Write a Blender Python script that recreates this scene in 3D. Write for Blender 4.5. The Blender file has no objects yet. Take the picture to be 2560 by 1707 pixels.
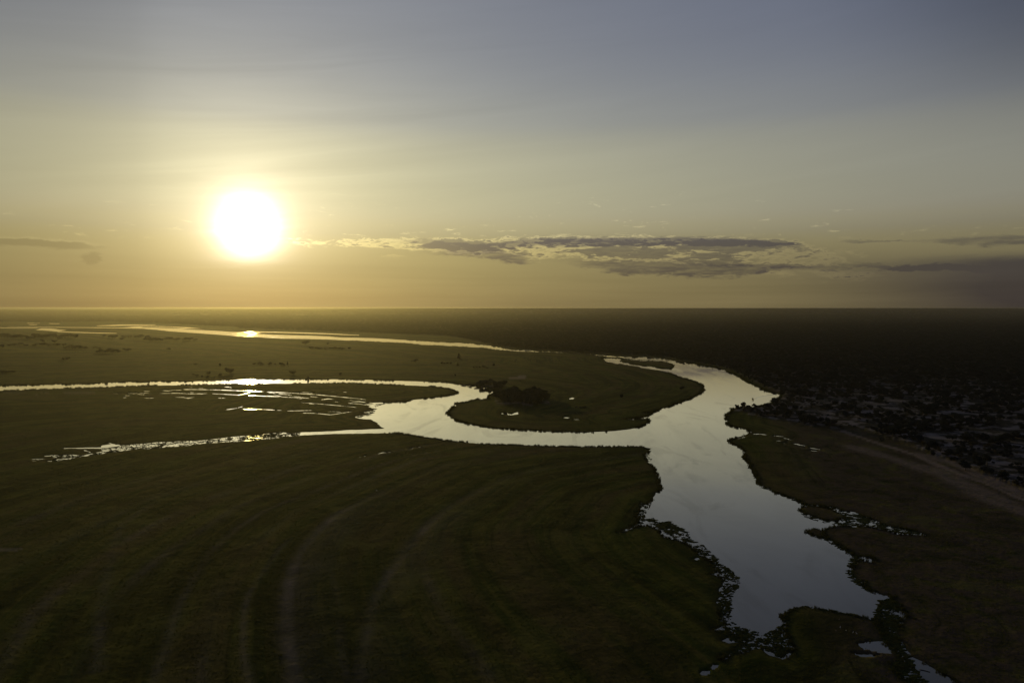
import bpy, bmesh, math, random
import numpy as np
from mathutils import Vector, Matrix, Euler, geometry
random.seed(7); rng = np.random.default_rng(7)
scene = bpy.context.scene
C = scene.collection

# ------------------------------------------------------------------ camera
CAM_H, F, YH = 120.0, 1706.667, 769.0
cam_d = bpy.data.cameras.new("camera"); cam_d.lens = 24.0; cam_d.sensor_width = 36.0
cam_d.clip_start = 0.5; cam_d.clip_end = 250000.0
cam = bpy.data.objects.new("camera", cam_d); C.objects.link(cam)
PITCH = math.atan((853.5 - YH) / F)
cam.location = (0, 0, CAM_H); cam.rotation_euler = (math.pi / 2 - PITCH, 0, 0)
scene.camera = cam
cp, sp = math.cos(PITCH), math.sin(PITCH)

def ray(x, y):
    a = (x - 1280.0) / F; b = -(y - 853.5) / F
    return Vector((a, cp + b * sp, b * cp - sp))

SUN_DIR = ray(620, 565).normalized()
SUN_EL = math.asin(SUN_DIR.z); SUN_AZ = math.atan2(SUN_DIR.x, SUN_DIR.y)

# ------------------------------------------------------------------ node helper
class V:
    """scalar / vector socket with arithmetic"""
    def __init__(s, nt, sock): s.nt, s.s = nt, sock
    def _m(s, op, *o, clamp=False):
        n = s.nt.nodes.new("ShaderNodeMath"); n.operation = op; n.use_clamp = clamp
        for i, v in enumerate((s,) + o):
            if isinstance(v, V): s.nt.links.new(v.s, n.inputs[i])
            else: n.inputs[i].default_value = float(v)
        return V(s.nt, n.outputs[0])
    def __add__(s, o): return s._m('ADD', o)
    __radd__ = __add__
    def __mul__(s, o): return s._m('MULTIPLY', o)
    __rmul__ = __mul__
    def __sub__(s, o): return s._m('SUBTRACT', o)
    def __rsub__(s, o): return (s * -1.0) + o
    def __truediv__(s, o): return s._m('DIVIDE', o)
    def pow(s, o): return s._m('POWER', o)
    def exp(s): return s._m('EXPONENT')
    def max(s, o): return s._m('MAXIMUM', o)
    def min(s, o): return s._m('MINIMUM', o)
    def clamp(s): return s._m('ADD', 0.0, clamp=True)
    def atan2(s, o): return s._m('ARCTAN2', o)
    def asin(s): return s._m('ARCSINE')
    def acos(s): return s._m('ARCCOSINE')
    def sm(s, a, b, lo=0.0, hi=1.0):
        n = s.nt.nodes.new("ShaderNodeMapRange"); n.interpolation_type = 'SMOOTHSTEP'
        s.nt.links.new(s.s, n.inputs[0])
        for i, v in enumerate((a, b, lo, hi)):
            if isinstance(v, V): s.nt.links.new(v.s, n.inputs[i + 1])
            else: n.inputs[i + 1].default_value = v
        return V(s.nt, n.outputs[0])
    def curve(s, pts):
        """piecewise linear through a float curve; pts = [(x, y)], rescaled"""
        x0, x1 = pts[0][0], pts[-1][0]
        y0 = min(p[1] for p in pts); y1 = max(p[1] for p in pts)
        t = s.sm_lin(x0, x1)
        n = s.nt.nodes.new("ShaderNodeFloatCurve"); c = n.mapping.curves[0]
        q = [((x - x0) / (x1 - x0), (y - y0) / (y1 - y0 + 1e-9)) for x, y in pts]
        c.points[0].location = q[0]; c.points[1].location = q[-1]
        for p in q[1:-1]: c.points.new(*p)
        n.mapping.update()
        s.nt.links.new(t.s, n.inputs[1])
        return V(s.nt, n.outputs[0]) * (y1 - y0) + y0
    def sm_lin(s, a, b):
        n = s.nt.nodes.new("ShaderNodeMapRange"); n.clamp = True
        s.nt.links.new(s.s, n.inputs[0]); n.inputs[1].default_value = a; n.inputs[2].default_value = b
        return V(s.nt, n.outputs[0])

def sock(nt, v, inp):
    if isinstance(v, V): nt.links.new(v.s, inp)
    elif hasattr(v, 'links'): nt.links.new(v, inp)
    else: inp.default_value = v
def comb(nt, x, y, z):
    n = nt.nodes.new("ShaderNodeCombineXYZ")
    for i, v in enumerate((x, y, z)): sock(nt, v, n.inputs[i])
    return n.outputs[0]
def sep(nt, s):
    n = nt.nodes.new("ShaderNodeSeparateXYZ"); nt.links.new(s, n.inputs[0])
    return [V(nt, o) for o in n.outputs]
def noise(nt, vec, scale=1.0, detail=6.0, rough=0.55, dist=0.0, lac=2.0):
    n = nt.nodes.new("ShaderNodeTexNoise"); n.noise_dimensions = '3D'
    if vec is not None: nt.links.new(vec, n.inputs['Vector'])
    n.inputs['Scale'].default_value = scale; n.inputs['Detail'].default_value = detail
    n.inputs['Roughness'].default_value = rough; n.inputs['Distortion'].default_value = dist
    n.inputs['Lacunarity'].default_value = lac
    return V(nt, n.outputs['Fac'])
def mixc(nt, f, a, b, mode='MIX'):
    n = nt.nodes.new("ShaderNodeMix"); n.data_type = 'RGBA'; n.blend_type = mode; n.clamp_factor = True
    sock(nt, f, n.inputs[0]); sock(nt, a, n.inputs[6]); sock(nt, b, n.inputs[7])
    return n.outputs[2]
def attr(nt, name):
    n = nt.nodes.new("ShaderNodeAttribute"); n.attribute_name = name
    return V(nt, n.outputs['Fac'])

# ------------------------------------------------------------------ world: evening sky, sun aureole, cloud bank
world = bpy.data.worlds.new("World"); scene.world = world; world.use_nodes = True
nt = world.node_tree; nt.nodes.clear()
tc = nt.nodes.new("ShaderNodeTexCoord")
dvec = tc.outputs['Generated']
dx, dy, dz = sep(nt, dvec)
az = dx.atan2(dy)                               # radians, 0 = where the camera looks, + to the right
DEG = 180 / math.pi
el = (dz.max(0.0).min(1.0)).asin()
eld = el * DEG
dot = (dx * SUN_DIR.x + dy * SUN_DIR.y + dz * SUN_DIR.z).max(-1.0).min(0.999999)
th = dot.acos() * DEG                           # degrees from the sun
f = (th * (-1 / 36.0)).exp() * 0.455 + eld.curve([(0, .10), (12, .105), (24, .06), (90, .06)])
gain = eld.curve([(0, .68), (3, .88), (6, 1.15), (9, 1.34), (15, 1.0), (24, .76), (50, .62), (90, .55)])
R = f * gain
bk = eld.curve([(0, .145), (4, .215), (6.5, .39), (9, .52), (14, .57), (24, .56), (50, .55), (90, .52)])
B = (f + 0.2) * bk
gg = eld.curve([(0, .92), (4, .95), (7, .99), (12, 1.03), (24, 1.02), (90, 1.0)])
G = (R * 0.8 + B * 0.2) * gg
# aureole of the low sun in the haze
core = ((th / 1.36).pow(1.4) * -1.0).exp() * 6.0
halo = (th * (-1 / 4.1)).exp() * 0.86 * eld.sm(1.0, 5.6, .22, 1.0)
# --- clouds, in (azimuth, elevation) of the sky dome
azc = az.max(-1.05).min(1.05)
px = azc._m('TANGENT') * F                       # place along the horizon, in photograph pixels from the axis
py = dz / ((1.0 - dz * dz).max(.01)._m('SQRT')) / azc._m('COSINE') * F
ax = az * F; ey = el * F
def cn(sx, sy, seed, detail=6.0, rough=0.6, dist=0.0):
    return noise(nt, comb(nt, ax / sx, ey / sy, seed), 1.0, detail, rough, dist)
n_big = cn(330, 58, 3.1, 5, .60, .3)
n_mid = cn(110, 20, 7.7, 5, .64, .5)
n_fin = cn(34, 9, 1.3, 4, .62, .6)
dens = n_big * 0.34 + n_mid * 0.40 + n_fin * 0.26
# main bank right of the sun: window in elevation that sinks and thickens to the right
top = px.curve([(-1600, 190), (-1000, 186), (-560, 172), (-200, 172), (200, 176), (700, 168), (760, 150), (1250, 140), (2600, 140)])
bot = px.curve([(-1600, 130), (-600, 150), (-300, 134), (100, 114), (400, 92), (560, 80), (800, 60), (1000, 40), (1300, 0), (2600, -60)])
wt = (top - py + (n_fin - .5) * 30).sm(-8, 10)
wb = (py - bot + (n_mid - .5) * 40).sm(-12, 30)
wl = px.curve([(-1600, 0), (-760, .0), (-560, .6), (-300, .74), (-100, .85), (200, .9), (450, .9), (700, .62), (900, .32), (1050, .1), (1300, 0), (2600, 0)])
bank = wt * wb * wl
k = dens + bank * 0.175 - 0.62
vis = bank.sm(0.03, .45)
cl_thin = k.sm(-.07, .0) * vis
cl_thick = k.sm(.0, .05) * vis
# flat dark cloud along the top of the bank, and the heavy base below it
wob = (n_mid - .5) * 20 + (n_fin - .5) * 18
lw = px.curve([(-1600, 2), (-260, 5), (-160, 11), (0, 9), (300, 11), (520, 10), (620, 7), (700, 2.5), (760, 2), (860, 4), (960, 2), (1050, 6), (1300, 12), (2600, 12)])
lc = px.curve([(-1600, 165), (-240, 164), (-100, 152), (0, 156), (100, 164), (500, 163), (700, 160), (860, 165), (1100, 165), (1300, 168), (2600, 168)])
lv = px.curve([(-1600, 0), (-300, 0), (-200, .9), (-20, .8), (120, .9), (640, 1), (705, .9), (715, 0), (800, .0), (860, .55), (960, .5), (1000, .2), (1080, .6), (1280, .75), (2600, .75)])
ln = ((((py - lc + wob) / lw).pow(2.0)) * -1.0).exp().sm(.1, .8) * lv
mc = px.curve([(-1600, 130), (-260, 142), (-150, 140), (-20, 128), (40, 120), (2600, 100)])
ln3 = ((((py - mc + wob) / 13.0).pow(2.0)) * -1.0).exp().sm(.2, .7) * px.curve([(-1600, 0), (-300, 0), (-160, .75), (-40, .9), (30, .6), (90, 0), (2600, 0)]) 
bc = px.curve([(-1600, 120), (0, 122), (200, 106), (400, 96), (540, 92), (700, 100), (900, 100), (2600, 80)])
ln2 = ((((py - bc + wob * 1.9) / px.curve([(-1600, 8), (100, 10), (400, 17), (540, 17), (640, 9), (900, 8), (2600, 14)])).pow(2.0)) * -1.0).exp().sm(.15, .7) * px.curve([(-1600, 0), (40, 0), (200, .7), (480, 1), (560, .9), (660, .75), (900, .5), (1250, .8), (2600, .8)])
rg = px.sm(560, 1320) * (px.curve([(-1600, 100), (560, 105), (900, 118), (1280, 138), (2600, 160)]) - py + (n_mid - .5) * 22).sm(-10, 26)
veil = (top - py).sm(-20, 30) * (py - bot).sm(-60, 40) * px.curve([(-1600, 0), (-300, 0), (0, .5), (600, 1), (2600, 1)])
n_br = cn(60, 7, 55.0, 5, .66, .5)
brk = (n_br * .6 + n_mid * .4).sm(.36, .56)
dark = (veil * .18 + cl_thick * (.05 + n_br * .75) + (ln * .78 * (.4 + brk * .6)).max(ln2 * .72 * (.45 + brk * .55)).max(ln3 * .78 * (.3 + brk * .8)) * (.45 + n_fin * .5 + n_mid * .5) + rg * (0.74 + (n_big - .5) * 0.35)).min(.88)
dark = dark * th.sm(5, 24, .45, 1.0)
bright = cl_thin * (1.0 - cl_thick) * (1.0 - (ln.max(ln2)) * .8)
# stray lit wisps above the bank and the left-hand cloud
w_n = cn(80, 13, 21.0, 5, .68, .7)
wz = (py - 168).sm(0, 20) * (310 - py).sm(0, 110)
wisp = (w_n + n_fin * .3 + (230 - py).sm(0, 60) * .05 - 0.78).sm(0, .09) * wz * px.curve([(-1600, .8), (-900, .6), (-700, .3), (-300, 1), (700, 1), (1000, .4), (2600, .3)])
lt = px.curve([(-2600, 178), (-1280, 172), (-1180, 168), (-1100, 164), (-1040, 156), (-1000, 152), (-900, 150)])
lb = px.curve([(-2600, 146), (-1280, 154), (-1180, 150), (-1100, 146), (-1040, 146), (-1000, 150), (-900, 158)])
lv2 = (-985 - px).sm(-20, 120)
e1 = (lt - py + (n_fin - .5) * 16).sm(-2, 3); e2 = (py - lb + (n_fin - .5) * 18).sm(-4, 5)
tuft = ((((px + 1046 + (n_fin - .5) * 60) / 30).pow(2.0) + ((py - 122 + (n_mid - .5) * 30) / 17).pow(2.0)) * -1.0).exp().sm(.25, .6)
left = (e1 * e2 * lv2).max(tuft * .8)
lrim = (lt - py + (n_fin - .5) * 16).sm(-7, 0) * (1 - e1) * lv2
low = (cn(700, 30, 40.0, 4, .55) - .5)                     # low streaks of haze
cir = (noise(nt, comb(nt, ax / 700, (ey - ax * .10) / 62, 9.0), 1.0, 5.0, .55, .8) - .5)
mul = 1.0 + low * (130 - py).sm(-40, 80) * 0.46 + cir * (py - 150).sm(0, 150) * px.curve([(-1600, .16), (-1000, .20), (-660, .36), (-300, .24), (300, .12), (2600, .10)])
mul = mul * px.curve([(-2600, .74), (-1280, .76), (-950, .84), (-640, 1.0), (0, 1.0), (2600, 1.0)]) * (1.0 - px.sm(650, 1350) * (py - 330).sm(0, 420) * .40) * (1.0 - left * 0.22) * (1.0 + lrim * .16)
core = core * (py - 108 + (n_mid - .5) * 26 + (n_fin - .5) * 8).sm(-16, 14, .18, 1.0) * (1.0 + cir * 1.3)
R = R + core * 1.0 + halo * 1.0
G = G + core * 0.95 + halo * 0.86
B = B + core * 0.82 + halo * 0.60
hi = bright * px.curve([(-1600, .62), (300, .55), (900, .2), (2600, .2)]) + wisp * 0.50
def fin(ch, dk, hc): return ch * mul * (1.0 + hi * hc) * (1.0 - dark * (1.0 - dk))
R = fin(R, .25, 1.0); G = fin(G, .25, .95); B = fin(B, .52, .75)
mycol = comb(nt, R, G, B)
sky = nt.nodes.new("ShaderNodeTexSky"); sky.sky_type = 'NISHITA'; sky.sun_disc = False
sky.sun_elevation = SUN_EL; sky.sun_rotation = SUN_AZ; sky.altitude = 1000; sky.dust_density = 3.0; sky.air_density = 1.0
addn = nt.nodes.new("ShaderNodeMix"); addn.data_type = 'RGBA'; addn.blend_type = 'MIX'; addn.inputs[0].default_value = 0.08
sc_n = nt.nodes.new("ShaderNodeVectorMath"); sc_n.operation = 'SCALE'; nt.links.new(sky.outputs[0], sc_n.inputs[0]); sc_n.inputs['Scale'].default_value = 0.035
nt.links.new(mycol, addn.inputs[6]); nt.links.new(sc_n.outputs[0], addn.inputs[7])
bg = nt.nodes.new("ShaderNodeBackground"); nt.links.new(addn.outputs[2], bg.inputs[0]); bg.inputs[1].default_value = 1.0
wo = nt.nodes.new("ShaderNodeOutputWorld"); nt.links.new(bg.outputs[0], wo.inputs[0])
world.cycles.sampling_method = 'MANUAL'; world.cycles.sample_map_resolution = 1024

# ------------------------------------------------------------------ sun lamp, exposure
sun_d = bpy.data.lights.new("sun", 'SUN'); sun_d.energy = 1.35; sun_d.angle = math.radians(0.6); sun_d.color = (1.0, .76, .20)
sun = bpy.data.objects.new("sun", sun_d); C.objects.link(sun)
sun.rotation_euler = SUN_DIR.to_track_quat('Z', 'Y').to_euler()
sun.location = SUN_DIR * 1000
scene.view_settings.view_transform = 'Standard'; scene.view_settings.look = 'None'
scene.view_settings.exposure = 0.0; scene.view_settings.gamma = 1.0; scene.view_settings.use_curve_mapping = False
scene.cycles.use_denoising = True; scene.cycles.use_adaptive_sampling = True; scene.cycles.adaptive_threshold = 0.02
scene.cycles.max_bounces = 6; scene.cycles.volume_bounces = 0; scene.cycles.transparent_max_bounces = 16

# ------------------------------------------------------------------ map of the place
# outlines were read off the photograph in enlarged tiles; they are put on the ground plane as real positions in metres
TILES = {1: (0, 760, 700 / 2352), 2: (600, 760, 700 / 2352), 3: (1100, 820, 700 / 2352), 4: (1700, 820, 860 / 2352),
         5: (1400, 1080, 1000 / 2352), 6: (500, 1080, 1000 / 2352), 7: (0, 1000, 900 / 1996), 8: (1180, 920, 240 / 2352),
         9: (1700, 1540, 800 / 2352)}
def T(k, s):
    ox, oy, sc = TILES[k]
    out = []
    for p in s.split():
        a, b = p.split(',')
        out.append((ox + float(a) * sc, oy + float(b) * sc))
    return out
def g2(x, y):
    """photograph pixel (arrays) -> ground plane, metres"""
    x = np.asarray(x, float); y = np.asarray(y, float)
    a = (x - 1280.0) / F; b = -(y - 853.5) / F
    rz = b * cp - sp; ry = cp + b * sp
    t = -CAM_H / rz
    return np.stack([a * t, ry * t], -1)
def w2p(w):
    """ground metres -> photograph pixel"""
    w = np.asarray(w, float); X, Y, Z = w[..., 0], w[..., 1], -CAM_H
    zc = Y * cp - Z * sp; yc = Y * sp + Z * cp
    return np.stack([1280 + F * X / zc, 853.5 - F * yc / zc], -1)
def gp(x, y): return g2(np.array([x]), np.array([y]))[0]

river_px = (
  [(-900, 977)] + T(1, "0,690 150,682 300,680 420,678 470,672 560,676 640,670 760,672 830,664 890,660 1000,656 1080,652 1180,656 1260,652 1340,648 1420,654 1500,650 1580,655 1680,648 1780,645 1880,640 1960,640 2000,633")
  + T(2, "50,632 100,632 300,632 470,632 570,633 700,632 850,632 1000,636 1150,638 1300,644 1450,648 1600,652 1700,656 1800,664 1850,674 1890,680 1930,676 1950,684 1990,690 2030,702 2080,706 2120,716 2160,716 2200,733 2160,744 2100,762 2085,772 2090,796 2040,806 1990,800 1930,816 1870,830 1820,830 1815,852 1780,880 1750,905 1748,925 1765,945 1800,965 1850,985 1920,1002 2000,1018 2080,1032 2180,1044 2300,1052")
  + T(3, "672,854 760,858 850,864 980,868 1100,871 1220,874 1340,870 1460,864 1560,854 1640,840 1700,820 1740,800 1757,775 1745,764 1700,762 1640,768 1590,770 1548,768 1590,762 1640,756 1690,750 1740,740 1760,730 1778,718 1765,711 1712,711 1765,706 1790,704 1830,690 1900,668 1980,635 2060,606 2130,578 2190,545 2215,518 2212,495 2180,468 2140,450 2080,432 2020,414 1950,390 1880,368 1800,350 1700,335 1600,318 1520,305 1450,298 1400,290 1370,268 1355,246 1390,252 1440,251 1500,256 1540,262 1500,247 1420,242 1340,235 1250,224 1150,216 1050,210 950,205 850,202 750,199 680,197 640,197 560,190 500,185 400,174 300,162 200,157 100,153 0,146")
  + T(2, "1600,345 1530,346 1500,338 1400,330 1250,322 1100,315 950,308 800,300 650,295 500,292 350,290 250,285 150,278 0,273")
  + T(1, "1900,263 1750,251 1600,241 1450,231 1300,215 1200,207 1000,203 800,201 600,199 400,197 200,193 60,191 60,189 200,190 400,192 700,195 1000,197 1130,195 1050,188 1200,184 1350,186 1450,190 1600,197 1700,207 1600,206 1520,209 1640,216 1800,224 1950,234 2060,236 2200,243")
  + T(2, "130,250 300,258 440,262 600,265 750,272 850,280 1000,283 1200,290 1350,300 1500,308 1650,318 1800,325 1900,328 1960,330 2000,340 2100,345 2150,350 2200,362")
  + T(3, "560,176 620,182 680,184 720,183 780,186 850,192 960,198 1050,202 1130,207 1200,210 1340,222 1500,232 1600,238 1700,242 1800,248 1900,258 1960,272 2000,285 2080,290 2150,298 2230,315 2300,326")
  + T(4, "273,273 320,292 340,306 370,310 400,330 440,356 480,378 520,395 560,410 610,432 640,442 690,462 680,478 650,500 620,518 570,526 540,540 480,542 450,536 400,542 345,552 358,566 345,580 318,592 315,615 320,635 315,650 330,664 380,678 440,688 490,712 430,738 390,745 345,760 328,774 360,790 400,806 425,825 440,855 435,880 455,900 480,925 478,945 500,970 515,1000 535,1030 540,1055")
  + T(5, "1195,318 1260,350 1330,375 1400,400 1440,425 1520,432 1600,440 1660,462 1730,470 1780,490 1840,515 1900,540 1990,562 2080,578 2155,607 2060,603 1980,600 1900,575 1830,560 1780,552 1700,556 1640,552 1580,560 1545,590 1570,620 1610,650 1680,690 1750,730 1810,728 1858,752 1830,765 1765,752 1740,770 1722,800 1720,835 1745,872 1800,880 1790,900 1830,930 1890,955 1955,970 1990,1010 2045,1085 2010,1105 1990,1150 2000,1220 2030,1265 2070,1320 2130,1345 2200,1390 2270,1430 2360,1500 2300,1540 2120,1500 1990,1440 1955,1380 2000,1330 1950,1275 1900,1210 1870,1150 1835,1105 1790,1088 1720,1078 1640,1058 1560,1047 1500,1037 1440,1020 1390,1032 1350,1052 1295,1076 1330,1110 1320,1170 1390,1270 1310,1335 1230,1310 1180,1270 1100,1290 1010,1315 960,1345 930,1335 1000,1290 1100,1250 1060,1235 990,1240 950,1225 1010,1195 985,1160 895,1160 940,1148 990,1130 945,1110 940,1060 920,990 950,960 940,915 965,880 940,850 878,832 930,826 900,790 850,740 800,700 750,660 690,636 615,618 580,580 540,555 480,550 430,562 370,587 345,588 400,567 445,545 460,520 455,490 470,460 478,412 500,430 530,405 555,375 580,345 592,320 580,290 570,250 550,205 520,180 500,160 488,130 520,118 537,95 480,88 400,86 300,86")
  + T(3, "1300,998 1150,997 1000,993 850,990 700,986 500,978 350,970 200,958 100,952")
  + T(2, "1680,1138 1600,1126 1500,1112 1400,1096 1360,1088 1250,1084 1100,1084 950,1088 800,1088 700,1094 600,1098 500,1104 400,1112 300,1126 200,1134 100,1145")
  + T(1, "2016,1152 1900,1158 1700,1172 1600,1185 1500,1195 1400,1200 1300,1212 1100,1222 1000,1240 800,1264 650,1288 480,1318 395,1321 480,1302 620,1283 560,1284 440,1288 480,1278 380,1278 365,1274 480,1265 640,1266 700,1272 770,1254 705,1225 790,1250 870,1236 850,1214 700,1213 540,1214 530,1209 700,1206 850,1203 860,1186 940,1174 900,1164 1010,1182 1000,1190 1100,1180 1200,1172 1350,1158 1500,1152 1700,1145 1850,1125 2000,1110")
  + T(2, "100,1104 200,1092 340,1078 450,1082 520,1076 650,1072 800,1066 950,1056 1100,1050 1215,1045 1180,1025 1130,985 1100,968 1040,966 985,955 960,946 1020,936 1085,928 1060,917 1010,913 1060,905 1110,895 1112,876 1080,860 1100,852 1040,843 1120,839 1080,827 1200,828 1280,824 1380,820 1440,805 1550,795 1650,782 1740,768 1800,755 1828,742 1800,728 1750,712 1680,700 1600,692 1500,686 1400,682 1300,680 1200,674 1100,672 1000,668 950,665 850,664 700,668 600,665 500,664 400,668 300,666 150,672")
  + T(1, "2016,673 1900,674 1700,676 1500,682 1300,684 1150,690 1000,695 800,703 600,708 400,714 280,718 200,724 0,727") + [(-900, 990)])

islands_px = [T(3, "1510,272 1560,264 1680,278 1750,274 1850,281 1930,296 1958,316 1940,345 1880,340 1750,322 1600,300 1530,288"),
              T(1, "1200,190 1420,193 1560,203 1480,204 1300,198 1180,196"),
              T(5, "1405,462 1430,440 1500,438 1560,446 1640,478 1690,500 1620,522 1540,512 1470,490"),
              T(5, "1450,592 1490,568 1530,576 1560,606 1540,622 1500,610")]

_rs = random.Random(11)
def strip(pts, wid):
    """thin channel: px polyline -> px polygon with ragged width"""
    up, dn = [], []
    n = len(pts)
    for i in range(n - 1):
        (x0, y0), (x1, y1) = pts[i], pts[i + 1]
        m = max(2, int(math.hypot(x1 - x0, y1 - y0) / 6))
        for j in range(m):
            t = j / m
            w = wid * .62 * (0.35 + 0.9 * _rs.random())
            if i == 0 and j == 0: w = .05
            up.append((x0 + (x1 - x0) * t, y0 + (y1 - y0) * t - w)); dn.append((x0 + (x1 - x0) * t, y0 + (y1 - y0) * t + w * .8))
    up.append((pts[-1][0] + .5, pts[-1][1]))
    return up + dn[::-1]
pools_px = [T(2, "0,234 150,230 300,233 500,238 700,244 850,252 1000,260 1000,264 850,259 700,253 500,247 300,241 100,238"),
  T(1, "810,181 1000,172 1300,173 1310,177 1100,181 950,185 820,184"), T(1, "300,218 350,202 450,206 500,213 560,219 480,232 420,226 380,223"),
  T(1, "490,230 700,236 980,244 980,248 800,246 650,241 480,235"), T(1, "400,159 500,163 500,167 420,166"), T(1, "230,159 340,157 340,161 230,163"),
  T(1, "240,173 310,171 310,176 250,177"), T(1, "-900,192 0,196 100,200 300,200 335,204 120,205 0,201 -900,198"), T(1, "1800,86 2020,91 2020,94 1850,91"),
  T(3, "1083,592 1110,583 1132,589 1115,597 1090,598"), T(3, "513,718 540,709 566,712 575,722 600,724 625,712 658,705 658,722 600,731 550,727"),
  T(3, "1035,752 1060,747 1092,752 1070,757"), T(5, "1745,1246 1800,1231 1900,1228 1940,1262 1950,1300 1850,1292 1790,1280"),
  T(5, "1715,1296 1800,1301 1875,1312 1820,1326 1760,1316"), T(5, "820,1418 850,1398 885,1400 880,1420 845,1432"), T(5, "880,1385 900,1365 935,1368 920,1388 895,1395"),
  T(5, "790,745 810,738 822,745 805,753")]
for k, s, w in [(1, "1535,717 1700,718 1850,721 2040,729 2216,735", 1.1), (2, "225,737 400,745 600,757 750,770 900,785 1000,795 1060,803", 1.1),
    (1, "1145,761 1180,750 1260,746", .8), (1, "1340,750 1500,748 1600,754 1740,751", .8), (1, "1780,752 1900,758 2010,764 2040,758 2100,741", .9),
    (2, "70,766 250,775 400,782 500,785 590,792", .9), (1, "955,752 1000,751", .6), (2, "680,803 740,796 790,799", 1.6), (2, "510,826 650,836 800,850 900,858 980,868", .8),
    (2, "905,832 1000,838 1075,850", .9), (2, "930,820 1000,818 1060,826", 1.2), (2, "395,897 500,895 610,891", .7), (2, "520,914 640,917 700,923 760,930 850,916 940,902", .9),
    (2, "740,902 850,905", .6), (1, "1890,888 1980,876 2045,858", .9), (1, "2020,874 2060,884 2180,883 2312,890", .9), (2, "310,890 350,893", .5),
    (2, "1003,1285 1012,1283", .6), (2, "1042,1278 1060,1275", .6), (2, "1158,1258 1200,1247 1232,1246", 1.0), (2, "1243,1244 1270,1243", .7), (2, "1374,1223 1388,1221", .7),
    (2, "1428,1213 1462,1212", .7), (2, "1480,1207 1520,1201", .8), (3, "1120,767 1172,769", .5), (4, "380,760 445,744", .9), (4, "498,724 550,724 592,730", 1.2),
    (4, "640,735 712,742", 1.3), (4, "650,771 692,770", .8), (4, "708,750 762,765", 1.2), (4, "700,786 742,788", .8), (4, "775,789 862,806", 1.3), (4, "826,816 850,818", .7),
    (4, "882,818 972,832", 1.2), (4, "885,836 940,842", .8), (6, "1033,340 1046,341", .8), (2, "865,739 900,741", .7), (2, "765,733 790,735", .4), (4, "1,10 2,10.5", .1)][:-1]:
    pools_px.append(strip(T(k, s), w))

_r = random.Random(23)
for i in range(34):
    a_ = _r.random(); x0 = 300 + a_ * 580; yb = 969 + 26 * max(0, (x0 - 560) / 330) ** 1.4 + _r.choice((0, 7, 13, 19, 25)) + _r.uniform(-2, 2); L_ = _r.uniform(8, 34)
    if x0 + L_ > 915 or yb > 1035 or (x0 < 655 and x0 + L_ > 585): continue
    pools_px.append(strip([(x0, yb), (x0 + L_ * .5, yb + L_ * .03 + _r.uniform(-.5, .5)), (x0 + L_, yb + L_ * .09 * (x0 > 560))], _r.uniform(.5, .9)))
for t_ in ("262,1302 330,1300 382,1301", "266,1317 304,1315", "300,1306 360,1308", "560,1208 640,1211"): pools_px.append(strip(T(1, t_), 1.0))
def vnoise(x, y, seed=0):
    """smooth 2-D value noise, 0..1"""
    xi = np.floor(x).astype(np.int64); yi = np.floor(y).astype(np.int64); fx = x - xi; fy = y - yi
    fx = fx * fx * (3 - 2 * fx); fy = fy * fy * (3 - 2 * fy)
    def h(a, b):
        n = (a * 374761393 + b * 668265263 + seed * 974634777) & 0x7fffffff
        n = ((n ^ (n >> 13)) * 1274126177) & 0x7fffffff
        return ((n ^ (n >> 16)) & 0xffff) / 65535.0
    return (h(xi, yi) * (1 - fx) + h(xi + 1, yi) * fx) * (1 - fy) + (h(xi, yi + 1) * (1 - fx) + h(xi + 1, yi + 1) * fx) * fy
def fbm(x, y, o=4, seed=0):
    s = np.zeros_like(np.asarray(x, float)); a = .5
    for i in range(o):
        s += a * vnoise(x * 2 ** i, y * 2 ** i, seed + i); a *= .5
    return s / (1 - .5 ** o)

_rj = random.Random(5)
def jag(pts_px, closed=True, soft=1.0):
    """px outline -> finely broken world outline (metres): natural uneven bank"""
    w = g2([p[0] for p in pts_px], [p[1] for p in pts_px])
    out = []
    n = len(w)
    def rec(a, b, depth):
        L = math.hypot(*(b - a)); d = math.hypot(*((a + b) / 2))
        lim = max(1.3, d * 0.0022)
        # in view the depth direction is foreshortened, so keep subdividing only what shows
        if L < lim or depth > 7:
            out.append(a); return
        nrm = np.array([-(b - a)[1], (b - a)[0]]) / (L + 1e-9)
        amp = min(.11 * L, (.55 + d * .0009) * soft)
        m = (a + b) / 2 + nrm * _rj.uniform(-1, 1) * amp
        rec(a, m, depth + 1); rec(m, b, depth + 1)
    for i in range(n if closed else n - 1):
        rec(w[i], w[(i + 1) % n], 0)
    return np.array(out)
river_w = jag(river_px)
islands_w = [jag(p, soft=.7) for p in islands_px]
pools_w = [jag(p, soft=.35) for p in pools_px]

# ------------------------------------------------------------------ triangulate land and water together (plan view, perspective-graded density)
rows = [779.35]
while rows[-1] < 1900:
    y = rows[-1]; rows.append(y + min(4.6, max(.9, (y - 769) * .028)))
gx, gy = [], []
for i, y in enumerate(rows):
    step = 5.2 if y > 900 else 7.0
    xs = np.arange(-260, 2820, step) + (step / 2 if i % 2 else 0)
    gx.append(xs + rng.uniform(-.9, .9, len(xs))); gy.append(np.full(len(xs), y) + rng.uniform(-.25, .25, len(xs)) * min(2.5, (y - 769) * .02))
for y in np.concatenate([np.geomspace(10.35, 1130, 34) + 769, [2100, 2400, 3000, 4500]]):   # coarse surroundings outside the view
    xs = np.concatenate([np.arange(-1500, -300, 60), np.arange(2860, 4100, 60)])
    if y > 1920: xs = np.arange(-1500, 4100, 60)
    gx.append(xs.astype(float)); gy.append(np.full(len(xs), y))
grid = np.stack([np.concatenate(gx), np.concatenate(gy)], -1)
verts, faces_in = [], []
for w in [river_w] + islands_w + pools_w:
    p = w2p(w)
    faces_in.append(list(range(len(verts), len(verts) + len(p)))); verts += [Vector(q) for q in p]
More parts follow.
